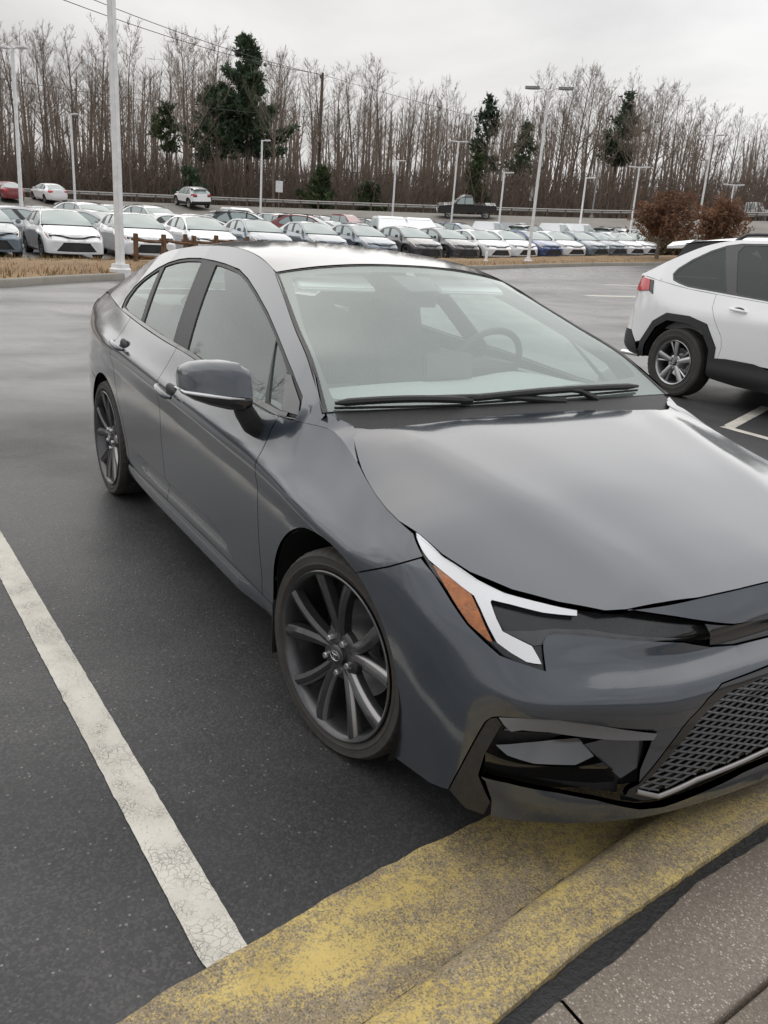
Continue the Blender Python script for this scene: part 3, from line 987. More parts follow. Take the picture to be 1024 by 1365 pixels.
        pocket = pk[:] + [(1.0153, .2507), (1.0624, .2308), (1.1185, .2288), (1.2039, .2462), (1.3658, .2637), (S_FRONT, ZGB), (S_FRONT, ZL)] + lt_[::-1][1:] + [(.668, .3068), (.664, .36)]
        emit('bumper_recess', build_panel(side_band(.05), [(q[0], q[1]) for q in pk] + [FP['grille_out'][8]] + lt_[:5][::-1] + [(.655, .36)], gap=-.004, lip=0, res=.03), 'trim_black', root, SIDES)
        if d:
            und = FP['grille_out'][8:13] + [ (S_FRONT, ZGB), (S_FRONT, ZL)] + lt_[::-1][1:6]
            emit('grille_base', build_panel(side_band(.022), und, gap=0, lip=0, res=.03, seam=seam), 'gloss_black', root, 'J')
        vane = [FP['pocket_top'][0]] + FP['vane_left'][1:] + [(.62, .190), (.655, .170), (.712, .166), (.7195, .2138), (.6693, .283), (.672, .34), (.690, .41), (.6942, .436), (.6759, .4504), (.66, .4434)]
        emit('corner_vane', build_panel(BAND, vane, res=rf, gap=gp, lip=.03 if d else 0, off=-.001), 'trim_black', root, SIDES)
        def tilt(z0, z1, d0, d1):      # blade face leaning back towards its top or bottom
            def f(s, z):
                P_ = BAND(s, z)
                k = np.clip((z - z0) / (z1 - z0), 0, 1)
                return P_ - normals_of(BAND, s, z) * (d0 + (d1 - d0) * k)[:, None]
            return f
        emit('bumper_blade', build_panel(tilt(.41, .475, -.013, .004), FP['blade1'], res=rf, gap=0, lip=.012 if d else 0), 'trim_sky_sheen', root, SIDES)
        blade2 = [(.678, .362), (.70, .374), (.7574, .383), (.8567, .389), (.885, .389), (.935, .352), (.8807, .338), (.7869, .338), (.7215, .345), (.69, .352)]
        emit('bumper_blade', build_panel(tilt(.338, .389, -.003, .034), FP['blade2'], res=rf, gap=0, lip=.02 if d else 0), 'paint_dark', root, SIDES)
        side_p = [(.892, .388), (.96, .408), (1.049, .428), (1.0445, .408), (1.038, .325), (1.0, .300), (.94, .348)]
        emit('vent_side', build_panel(tilt(.30, .43, .004, .030), side_p, res=rf, gap=0, lip=0), pm, root, SIDES)
        for zz in (.402, .416, .430):      # thin bars of the vent above the blade
            for sg in (1, -1):
                ss = np.linspace(.70, .90, 9)
                pts = side_band(.034)(ss, np.full(9, zz) + .012 * np.sin((ss - .70) * 9))
                bm = bmesh.new()
                add_tube(bm, [(q[0], q[1] * sg, q[2]) for q in pts], .0032, 5)
                bm_obj('vent_bar', bm, 'gloss_black', root, smooth=True)
        blade3 = [(.672, .352), (.7215, .343), (.7869, .336), (.8807, .336), (.94, .352), (.985, .318), (1.0, .275), (.955, .272), (.88, .280), (.78, .292), (.68, .300)]
        emit('blade_foot', build_panel(tilt(.27, .34, .03, .0), blade3, res=rf, gap=0, lip=0), 'gloss_black', root, SIDES)
        lip1 = FP['lip_top'][:-1] + [(S_FRONT, ZL), (S_FRONT, .198), (1.21, .185), (1.05, .182), (.96, .19)] + FP['lip_crease'][::-1]
        emit('bumper_lip', build_panel(BAND, lip1, res=rf, seam=seam, gap=gp, lip=.02 if d else 0), pm, root, 'J')
        lip2 = FP['lip_crease'] + [(.96, .19), (1.05, .182), (1.21, .185), (S_FRONT, .198), (S_FRONT, .161), (1.28, .161), (1.06, .161), (.89, .161), (.73, .166), (.7195, .2138)]
        emit('lower_spoiler', build_panel(tilt(.165, .27, .004, .016), lip2, res=rf, seam=seam, gap=.0, lip=.02 if d else 0), pm, root, 'J')
        if d:
            for sg in (1, -1):
                low = [q for q in FP['grille_in'][5:8]] + [(S_FRONT, ZIB)]
                ss = np.concatenate([np.linspace(low[i][0], low[i + 1][0], 8)[:-1] for i in range(3)] + [[S_FRONT]])
                zz = np.interp(ss, [q[0] for q in low], [q[1] for q in low])
                pts = side_band(-.001)(ss, zz - .004)
                bm = bmesh.new()
                add_tube(bm, [(q[0], q[1] * sg, q[2]) for q in pts], .0065, 8)
                bm_obj('grille_trim', bm, 'rim_edge', root, smooth=True)
        # mesh of the grille: crossing strands, joined into one part
        bm = bmesh.new()
        if d:
            surf = side_band(.013)
            gi = np.array(G_in)
            seen = np.linspace(1.03, S_FRONT, 700)
            for slope in (0.33, -0.33):
                for c in np.arange(-.2, .6, .0195):
                    zz = .24 + c + slope * (seen - 1.03) if slope > 0 else .24 + c + slope * (seen - 1.03)
                    k = in_poly(seen, zz, gi)
                    idx = np.where(k)[0]
                    if len(idx) < 12:
                        continue
                    for run in np.split(idx, np.where(np.diff(idx) > 1)[0] + 1):
                        if len(run) < 12:
                            continue
                        sel = run[np.linspace(0, len(run) - 1, max(3, len(run) // 40 + 2)).astype(int)]
                        pts = surf(seen[sel], zz[sel])
                        for sg in (1, -1):
                            add_tube(bm, [(p[0], p[1] * sg, p[2]) for p in pts], .0042, 5, cap=False)
            bmesh.ops.recalc_face_normals(bm, faces=bm.faces)
            o = bm_obj('grille_mesh', bm, 'gloss_black', gr, smooth=True)
            o['kind'] = 'stuff'
        else:
            bm.free()
    # headlights
    hl = FP['hl_top'] + FP['hl_low'] + FP['hl_left']
    for side in 'RL':
        bk = emit('headlight', build_panel(side_band(.030), hl, gap=-.002, lip=0, res=rf * 1.3), 'lamp_dark', root, side)
        drl = build_panel(side_band(.005), [q for q in FP['drl'] if q[0] < .85], gap=-.0035, lip=.010 if d else 0, res=.012 if d else .05)
        emit('light_strip', drl, 'drl', bk, side)
        emit('amber_reflector', build_panel(side_band(.007), FP['amber'], gap=0, lip=.008 if d else 0, res=.012 if d else .05), 'amber', bk, side)
        if d:
            # projector bowls and trim inside the lamp
            tr = [(.62, .640), (.70, .622), (.80, .652), (1.1, .628), (1.2, .616), (1.1, .634), (.84, .664), (.74, .662)]
            emit('lamp_bar', build_panel(side_band(.020), tr, gap=0, lip=.005, res=.012), 'rim_dark', bk, side)
            emit('lens', build_panel(BAND, hl, gap=.002, lip=.004, res=rf), 'lens', bk, side)
    # bonnet, roof, screens
    rear = [(-.25, .70), (-.222, .66), (-.205, .598), (-.212, .48), (-.232, .234), (-.243, 0)]
    rear = rear + [(x, -w) for x, w in rear[-2::-1]]
    edge = [(-.215, .724), (-.15, .748), (-.10, .765), (-.05, .780), (-.003, .790), (.08, .803), (.15, .809), (.21, .809), (.285, .794), (.378, .782), (.459, .754), (.552, .694), (.629, .616), (.694, .528), (.712, .475), (.731, .37), (.745, .267), (.752, .12), (.753, 0)]
    hoodp = rear[::-1] + edge + [(x, -w) for x, w in edge[-2::-1]]
    emit('bonnet', build_panel(hood_surf, hoodp, res=.022 if d else .11, gap=.001, lip=.016 if d else 0, off=.001), pm, root, 'R')
    if d:
        emit('under_bonnet', build_panel(hood_surf, hoodp, res=.06, gap=.012, lip=0, off=-.03), 'void', root, 'R')
    full = [(a, b) for a, b in ((0, -.58), (1.5, -.58), (1.5, .58), (0, .58))]
    emit('roof', build_panel(ROOF, full, res=.03 if d else .2, gap=.002, lip=lip), pm, root, 'R')
    wsf = [(0, -.66), (.95, -.66), (.95, .66), (0, .66)]
    emit('windshield', build_panel(WS, wsf, res=.03 if d else .2, gap=.004, lip=0, off=-.002), 'windshield' if d else 'glass_far', root, 'R')
    if d:
        frit = [(.95, -.655), (.95, .655), (0.0, .655), (0.0, -.655)]
        inn = smooth_poly([(.895, -.60), (.895, 0), (.895, .60), (.45, .632), (.115, .628), (.062, .59), (.056, .36), (.085, 0), (.10, -.30), (.11, -.53), (.15, -.620), (.45, -.632)], 4, sharp=(0, 2))
        emit('screen_border', build_panel(WS, frit, [inn], res=.04, gap=.001, lip=0, off=-.006), 'trim_black', root, 'R')
        mould = [(.958, -.668), (.958, .668), (0.0, .668), (0.0, -.668)]
        mh = [(.945, -.652), (.945, .652), (.002, .652), (.002, -.652)]
        emit('screen_moulding', build_panel(WS, mould, [mh], res=.04, gap=0, lip=.006, off=.0005), 'trim_black', root, 'R')
    emit('rear_window', build_panel(RG, [(0, -.58), (.72, -.58), (.72, .58), (0, .58)], res=.04 if d else .2, gap=.003, lip=0), 'glass_side' if d else 'glass_far', root, 'R')
    emit('boot_lid', build_panel(TRUNK, [(0, -.63), (.33, -.63), (.33, .63), (0, .63)], res=.03 if d else .2, gap=.002, lip=lip), pm, root, 'R')
    # side of the cabin: painted pillars and rail with the window opening cut out
    xr = np.linspace(-.315, -3.36, 44)
    zr = hermite(-RAIL[:, 0], RAIL[:, 1:], -xr)[:, 0]
    xb = np.linspace(-3.36, -.33, 40)
    zb = np.interp(xb, _top[:, 0], _top[:, 2])
    zb = np.minimum(zb, np.interp(-xb, -xr, zr) - .003)
    cab = list(zip(xr, zr)) + list(zip(xb, zb))
    emit('cabin_frame', build_panel(green_surf, cab, [DLO], res=.024 if d else .13, gap=.001, lip=.012 if d else 0), pm, root, SIDES)
    gA = glass_poly(-.668, -.851 - .0, -1.545, -1.80)
    gA = [(x, dlo_top(x) - .016) for x in np.linspace(-.862, -1.80, 16)] + [(x, float(ZB(x)) + .014) for x in np.linspace(-1.548, -.690, 12)]
    gB = [(x, dlo_top(x) - .016) for x in np.linspace(-1.99, -2.44, 10)] + [(x, float(ZB(x)) + .014) for x in np.linspace(-2.225, -1.755, 8)]
    gC = [(-2.49, 1.238), (-2.57, 1.205), (-2.635, 1.165), (-2.662, 1.13), (-2.66, 1.085), (-2.63, 1.046), (-2.57, 1.036)] + [(x, float(ZB(x)) + .014) for x in np.linspace(-2.50, -2.285, 5)]
    gD = [(-.842, 1.106), (-.74, 1.070), (-.655, 1.036), (-.560, .928), (-.66, .934)]
    if d:
        emit('window_frame', build_panel(green_surf, DLO, [gA, gB, gC, gD], res=.03, gap=.003, lip=.01, off=-.004), 'trim_black', root, SIDES)
        sail = [(-.640, 1.028), (-.604, 1.030), (-.470, .968), (-.440, .932), (-.545, .926)]
        emit('sail_panel', build_panel(green_surf, sail, res=.03, gap=0, lip=.004, off=.0), 'gloss_black', root, SIDES)
        belt = [(x, float(ZB(x)) + .012) for x in np.linspace(-2.60, -.50, 40)] + [(x, float(ZB(x)) - .001) for x in np.linspace(-.50, -2.60, 40)]
        emit('belt_moulding', build_panel(green_surf, belt, res=.04, gap=0, lip=.006, off=.003), 'gloss_black', root, SIDES)
    else:
        emit('window_frame', build_panel(green_surf, DLO, [gA, gB], res=.13, gap=.003, lip=0, off=-.004), 'trim_black', root, SIDES)
    gm = 'glass_side' if d else 'glass_far'
    for side in 'RL':
        par = (doors[0], rdoors[0]) if side == 'R' else (doors[1], rdoors[1])
        for poly, pr in ((gA, par[0]), (gB, par[1])) + (((gC, par[1]), (gD, par[0])) if d else ()):
            emit('window', build_panel(green_surf, poly, res=.05 if d else .2, gap=-.003, lip=0, off=-.009), gm, pr, side)
    return doors, rdoors

def door_handle(parent, s0, z0, side):
    c = BAND(np.array([s0]), np.array([z0]))[0]
    n = normals_of(BAND, np.array([s0]), np.array([z0]))[0]
    sg = 1 if side == 'R' else -1
    bm = bmesh.new()
    # recessed cup
    pts = []
    for i, t in enumerate(np.linspace(-1, 1, 9)):
        bow = (1 - t * t) ** .5
        pts.append((c[0] + .092 * t, (c[1] - .018 - .022 * bow) * sg, c[2] + .004 - .010 * t))
    add_tube(bm, pts, [.007 + .008 * (1 - abs(t) ** 3) for t in np.linspace(-1, 1, 9)], 10)
    bmesh.ops.scale(bm, vec=(1, 1, 1), verts=bm.verts)
    bm_obj('door_handle', bm, 'paint_grey', parent, smooth=True)
    bm = bmesh.new()
    r = bmesh.ops.create_uvsphere(bm, u_segments=20, v_segments=10, radius=1)
    bmesh.ops.transform(bm, matrix=Matrix.Translation((c[0] + .01, (c[1] + .008) * sg, c[2] + .004)) @ Matrix.Diagonal((.065, .013, .034, 1)), verts=r['verts'])
    bm_obj('handle_cup', bm, 'trim_black', parent, smooth=True)

def side_mirror(parent, side, pm):
    sg = 1 if side == 'R' else -1
    # cross sections from the door outwards: (w, x centre, z centre, half depth, half height)
    secs = [(.905, -.600, .992, .030, .040), (.912, -.602, .995, .055, .062), (.935, -.622, .997, .070, .076), (.97, -.660, .995, .076, .077), (1.01, -.712, .993, .074, .071), (1.045, -.762, .990, .066, .060), (1.066, -.800, .986, .048, .045), (1.074, -.815, .984, .020, .022)]
    def shell(z_lo, z_hi, grow, name, mat, n=40):
        bm = bmesh.new()
        rings = []
        for (w, xc, zc, hx, hz) in secs:
            ring = []
            for k in range(n):
                q = 2 * math.pi * k / n
                cx_, cz_ = math.cos(q), math.sin(q)
                ex = 3.4
                px_ = abs(cx_) ** (2 / ex) * (1 if cx_ > 0 else -1)
                pz_ = abs(cz_) ** (2 / ex) * (1 if cz_ > 0 else -1)
                X = (hx + grow) * px_
                if px_ < 0:
                    X *= .62                # flat mirror face behind
                Z = (hz + grow) * pz_
                X += .020 * (Z / .07) * -1  # leaning top
                Z = min(max(Z, z_lo), z_hi)
                ring.append(bm.verts.new((xc + X, -w * sg, zc + Z)))
            rings.append(ring)
        for a, b in zip(rings, rings[1:]):
            for k in range(n):
                f = (a[k], b[k], b[(k + 1) % n], a[(k + 1) % n])
                bm.faces.new(f if sg > 0 else f[::-1])
        bm.faces.new(rings[0] if sg < 0 else rings[0][::-1])
        bm.faces.new(rings[-1] if sg > 0 else rings[-1][::-1])
        bmesh.ops.remove_doubles(bm, verts=bm.verts, dist=.0004)
        bmesh.ops.recalc_face_normals(bm, faces=bm.faces)
        return bm_obj(name, bm, mat, parent, smooth=True)
    root = shell(-.024, 1, 0.0, 'door_mirror', pm)
    o = shell(-1, -.026, -.003, 'mirror_base', 'gloss_black')
    o.parent = parent
    bm = bmesh.new()
    add_tube(bm, [(-.625, -.925 * sg, .945), (-.625, -.905 * sg, .905), (-.635, -.875 * sg, .862), (-.640, -.850 * sg, .845)], [.030, .034, .036, .034], 12)
    bmesh.ops.scale(bm, vec=(1.0, 1, 1), verts=bm.verts)
    bm_obj('mirror_stalk', bm, 'trim_black', parent, smooth=True)
    bm = bmesh.new()
    pts = []
    for (w, xc, zc, hx, hz) in secs[2:7]:
        pts.append((xc + hx * .985 + .002, -w * sg, zc - .030))
    pts.append((-.845, -1.074 * sg, .957))
    add_tube(bm, pts, [.003, .005, .006, .006, .005, .002], 6)
    bm_obj('mirror_indicator', bm, 'drl', parent, smooth=True)

def build_sedan(name, pm, d, steer=0.0):
    root = empty(name)
    doors, rdoors = sedan_panels(root, pm, d)
    # wheels, wheel wells, underside
    for (x, y, left, st) in ((0, -.772, False, steer), (0, .772, True, steer), (-2.7, -.775, False, 0), (-2.7, .775, True, 0)):
        make_wheel('wheel', root, (x, y, .316), st, left, d)
    for (cx, rx) in ((AC[0], .41), (RC[0], .375)):
        for sg in (1, -1):
            bm = bmesh.new()
            n = 16 if d else 8
            prev = None
            for k in range(n + 1):
                a = rad(-25) + rad(230) * k / n
                p = (cx + rx * math.cos(a), .31 + (.37) * math.sin(a))
                row = [bm.verts.new((p[0], -.868 * sg, p[1])), bm.verts.new((p[0], -.52 * sg, p[1]))]
                if prev:
                    bm.faces.new((prev[0], row[0], row[1], prev[1]))
                prev = row
            ring = [bm.verts.new((cx + rx * math.cos(q), -.52 * sg, .31 + .37 * math.sin(q))) for q in [rad(-25) + rad(230) * k / 12 for k in range(13)]]
            bm.faces.new(ring)
            bm_obj('wheel_well', bm, 'void', root)
    bm = bmesh.new()
    add_box(bm, (-1.36, 0, .21), (1.85, 1.62, .05))
    add_box(bm, (-3.25, 0, .27), (.65, 1.3, .06))
    add_box(bm, (.38, 0, .21), (.50, 1.15, .05))
    add_box(bm, (-2.7, 0, .30), (.12, 1.4, .08))
    add_box(bm, (-1.60, 0, .28), (3.9, .95, .08))
    bm_obj('underbody', bm, 'void', root)
    if not d:
        # light cabin block so far windows are not empty
        bm = bmesh.new()
        add_box(bm, (-1.75, 0, .75), (2.6, 1.40, .40))
        bm_obj('cabin', bm, 'cabin', root)
        for sg in (1, -1):
            bm = bmesh.new()
            add_box(bm, (-.70, -.97 * sg, .99), (.10, .16, .12))
            bm_obj('door_mirror', bm, pm, root, bevel=.03)
        return root
    for side, k in (('R', 0), ('L', 1)):
        door_handle(doors[k], -1.50, .806, side)
        door_handle(rdoors[k], -2.315, .878, side)
        n0 = set(bpy.data.objects)
        side_mirror(doors[k], side, pm)
        if side == 'L':                # the far mirror is folded in against the door glass
            R_ = Matrix.Translation((-.80, .835, .88)) @ Matrix.Rotation(rad(-62), 4, 'Z') @ Matrix.Translation((.64, -.875, -.95))
            for o_ in set(bpy.data.objects) - n0:
                if o_.name.startswith(('door_mirror', 'mirror_base', 'mirror_indicator')):
                    o_.data.transform(R_)
    # mud guard behind the front wheel
    for sg in (1, -1):
        bm = bmesh.new()
        add_box(bm, (-.445, -.835 * sg, .20), (.012, .075, .20), rz=.25 * sg)
        bm_obj('mud_guard', bm, 'trim_black', root, bevel=.004)
    # cowl and wipers
    bm = bmesh.new()
    n = 24
    prev = None
    for i in range(n + 1):
        t = -1 + 2 * i / n
        w = t * .735
        a = WS(np.array([.012]), np.array([t * .66]))[0]
        zc_ = _hz(-.26, w)
        row = [bm.verts.new((a[0] - .02, -w, a[2] + .004)), bm.verts.new((a[0] + .03, -w, a[2] - .012)), bm.verts.new((-.225 - .03 * t * t, -w, zc_ - .020)), bm.verts.new((-.12, -w, zc_ - .06))]
        if prev:
            for k in range(3):
                bm.faces.new((prev[k], prev[k + 1], row[k + 1], row[k]))
        prev = row
    bm_obj('cowl', bm, 'trim_black', root, smooth=True)
    for sg in (1, -1):
        bm = bmesh.new()
        sA = np.array([-.44, -.40, -.36, -.32, -.28, -.24, -.20, -.17, -.13, -.09])
        A = [(q[0], q[1] + .004, q[2] - .0008) for q in BAND.col(sA)[:, -1]]
        rr = rail3(np.array([-.44, -.40, -.36, -.33]))
        Bp = [(q[0], -q[1] - .002, q[2] - .003) for q in rr] + [(-.295, .727, .947), (-.262, .700, .935), (-.225, .706, .925), (-.18, .724, .908), (-.135, .742, .886), (-.09, .758, .868)]
        va = [bm.verts.new((q[0], -q[1] * sg, q[2])) for q in A]
        vb = [bm.verts.new((q[0], -q[1] * sg, q[2])) for q in Bp]
        for k in range(len(va) - 1):
            fc = (va[k], va[k + 1], vb[k + 1], vb[k])
            bm.faces.new(fc if sg > 0 else fc[::-1])
        bm_obj('fender_cap', bm, pm, root, smooth=True)
    def ws_pt(p, q, off):
        a, b = np.array([p]), np.array([q])
        return WS(a, b)[0] + normals_of(WS, a, b)[0] * off
    for (q0, p0, q1, p1, qa, pa) in ((.632, .018, .20, .004, -.16, -.012), (.235, .012, -.52, .034, -.30, -.03)):
        bm = bmesh.new()
        qs = np.linspace(q0, q1, 14)
        blade = [ws_pt(p0 + (p1 - p0) * (i / 13), q, .020 + .012 * math.sin(math.pi * i / 13)) for i, q in enumerate(qs)]
        add_tube(bm, blade, [.005] + [.0125] * 12 + [.005], 8)
        lowr = [ws_pt(p0 + (p1 - p0) * (i / 13) - .006, q, .006) for i, q in enumerate(qs)]
        add_tube(bm, lowr, .0045, 5)
        wb = bm_obj('wiper', bm, 'rubber', root, smooth=True)
        bm = bmesh.new()
        mid = ws_pt((p0 + p1) / 2, (q0 + q1) / 2, .036)
        piv = ws_pt(pa, qa, .022)
        add_tube(bm, [mid, mid * .5 + piv * .5 + np.array([0, 0, .012]), piv], [.007, .010, .013], 8)
        bm_obj('wiper_arm', bm, 'trim_black', wb, smooth=True)
    # camera and mirror housing behind the glass
    bm = bmesh.new()
    hb = [ws_pt(p, q, -.012) for p, q in ((.885, .12), (.885, -.12), (.745, -.085), (.735, .085))]
    hv = [bm.verts.new(p) for p in hb] + [bm.verts.new(Vector(p) + Vector((-.03, 0, -.05))) for p in hb]
    for f in ((0, 1, 2, 3), (7, 6, 5, 4), (0, 4, 5, 1), (1, 5, 6, 2), (2, 6, 7, 3), (3, 7, 4, 0)):
        bm.faces.new([hv[i] for i in f])
    bm_obj('camera_housing', bm, 'trim_black', root, bevel=.006)
    bm = bmesh.new()
    add_box(bm, (-1.06, 0, 1.245), (.035, .235, .065), ry=-.2)
    bm_obj('rear_view_mirror', bm, 'trim_black', root, smooth=True, bevel=.012)
    # cabin: dash, wheel, seats, head lining
    bm = bmesh.new()
    n = 16
    prof = [(-.335, .93), (-.45, .955), (-.62, .965), (-.80, .955), (-.90, .925), (-.94, .86), (-.93, .70), (-.85, .5)]
    rows = []
    for i in range(n + 1):
        t = -1 + 2 * i / n
        w = .70 * t
        hump = .035 * math.exp(-((w + .36) / .18) ** 2)
        rows.append([bm.verts.new((x + .04 * t * t, -w if False else w * -1, z - .02 * t * t + (hump if -.9 < x < -.5 else 0))) for x, z in prof])
    for a, b in zip(rows, rows[1:]):
        for k in range(len(prof) - 1):
            bm.faces.new((a[k], a[k + 1], b[k + 1], b[k]))
    bm_obj('dashboard', bm, 'cabin', root, smooth=True)
    bm = bmesh.new()
    add_box(bm, (-.80, .02, 1.0), (.03, .23, .13), ry=-.15)
    bm_obj('dash_screen', bm, 'gloss_black', root, bevel=.008)
    bm = bmesh.new()
    ctr = Vector((-1.02, .37, .965))
    tilt_ = Matrix.Rotation(rad(-66), 4, 'Y')
    ringp = [ctr + tilt_ @ Vector((.182 * math.cos(q), .182 * math.sin(q), 0)) for q in np.linspace(0, 2 * math.pi, 37)]
    add_tube(bm, ringp, .015, 8, cap=False)
    add_tube(bm, [ctr + tilt_ @ Vector((0, -.175, 0)), ctr, ctr + tilt_ @ Vector((0, .175, 0))], [.014, .05, .014], 8)
    add_tube(bm, [ctr, ctr + tilt_ @ Vector((-.17, 0, 0))], [.05, .014], 8)
    bm_obj('steering_wheel', bm, 'trim_black', root, smooth=True)
    def soft_box(bm, c, s, ry=0.0):
        r = bmesh.ops.create_cube(bm, size=1.0)
        bmesh.ops.bevel(bm, geom=list({e for v in r['verts'] for e in v.link_edges}), offset=.22, segments=4, affect='EDGES')
    def seat(y, x0):
        st = empty('seat', (x0, y, .32))
        st.parent = root
        def part(nm, c, s, ry, mat='seat'):
            bm = bmesh.new()
            bmesh.ops.create_cube(bm, size=1.0)
            bmesh.ops.bevel(bm, geom=bm.edges[:], offset=.2, segments=4, affect='EDGES')
            bmesh.ops.transform(bm, matrix=Matrix.Translation(c) @ Matrix.Rotation(ry, 4, 'Y') @ Matrix.Diagonal((s[0], s[1], s[2], 1)), verts=bm.verts)
            bm_obj(nm, bm, mat, st, smooth=True)
        part('cushion', (.24, 0, .14), (.54, .52, .17), -.12)
        part('backrest', (-.12, 0, .48), (.17, .50, .68), -.32)
        part('headrest', (-.245, 0, .905), (.11, .27, .20), -.25)
        for q in (-.06, .06):
            bm = bmesh.new()
            add_tube(bm, [(-.19, q, .74), (-.235, q, .88)], .007, 6)
            bm_obj('headrest_post', bm, 'satin', st)
    seat(-.37, -1.62)
    seat(.37, -1.62)
    bm = bmesh.new()
    bmesh.ops.create_cube(bm, size=1.0)
    bmesh.ops.bevel(bm, geom=bm.edges[:], offset=.15, segments=3, affect='EDGES')
    bmesh.ops.transform(bm, matrix=Matrix.Translation((-2.58, 0, .80)) @ Matrix.Rotation(-.38, 4, 'Y') @ Matrix.Diagonal((.20, 1.26, .62, 1)), verts=bm.verts)
    bm_obj('rear_bench', bm, 'seat', root, smooth=True)
    bm = bmesh.new()
    add_box(bm, (-2.98, 0, 1.03), (.62, 1.16, .03))
    add_box(bm, (-1.6, 0, .36), (2.2, 1.5, .04))
    for sg in (1, -1):
        add_box(bm, (-1.5, .80 * sg, .62), (2.0, .05, .56))
        add_box(bm, (-.9, .76 * sg, .86), (.9, .05, .10))
    add_box(bm, (-1.25, 0, .60), (.95, .22, .34))
    bm_obj('cabin_trim', bm, 'cabin', root)
    emit('headlining', build_panel(ROOF, [(0.02, -.57), (1.48, -.57), (1.48, .57), (.02, .57)], res=.1, gap=0, lip=0, off=-.028), 'cabin_lite', root, 'R')
    for sg in (1, -1):
        bm = bmesh.new()
        add_box(bm, (-1.17, .33 * sg, 1.30), (.16, .34, .018), ry=.38)
        bm_obj('sun_visor', bm, 'cabin_lite', root, bevel=.006)
    return root
# ------------------------------------------------------------------ terrain
AZ = np.array([40, 75, 115.4, 125.9, 131.5, 135.7, 143.3, 149.5, 162.0, 168.6, 172.7, 183.6, 230, 280])
T_S = np.array([0, .010, .020, .026, .025, .022, .0145, .0110, .007, .003, .0, .0, .0, .0])
T_G = np.array([0.2, 2.5, 4.4, 4.4, 4.1, 3.8, 3.4, 3.1, 2.5, 2.2, 2.0, 1.8, .6, .2])

def ground_z(x, y):
    x = np.asarray(x, float)
    y = np.asarray(y, float)
    dx, dy = x - CAM_C.x, y - CAM_C.y
    d = np.hypot(dx, dy)
    a = np.degrees(np.arctan2(dy, dx)) % 360
    s = np.interp(a, AZ, T_S)
    g_ = np.interp(a, AZ, T_G)
    lot = s * np.maximum(0, d - 18) * np.clip((d - 18) / 8, 0, 1)
    lot = np.where(d > 66, s * 48 + 0 * d, lot)
    t = np.clip((d - 66) / 18, 0, 1)
    t = t * t * (3 - 2 * t)
    z = lot + (g_ - lot) * t
    return z + (np.maximum(0, d - 86) * .012 + 5.5 * np.clip((d - 112) / 60, 0, 1)) * np.clip(g_ / 3, 0, 1)

def gz(x, y):
    return float(ground_z(np.array([x]), np.array([y]))[0])

def polar_mesh(rings, naz=120, zoff=0.0):
    V, F = [], []
    A = np.linspace(0, 2 * math.pi, naz, endpoint=False)
    for r in rings:
        for a in A:
            x, y = CAM_C.x + r * math.cos(a), CAM_C.y + r * math.sin(a)
            V.append((x, y))
    V = np.array(V)
    z = ground_z(V[:, 0], V[:, 1]) + zoff
    V = np.column_stack([V, z])
    for i in range(len(rings) - 1):
        for k in range(naz):
            F.append((i * naz + k, (i + 1) * naz + k, (i + 1) * naz + (k + 1) % naz, i * naz + (k + 1) % naz))
    return V, F

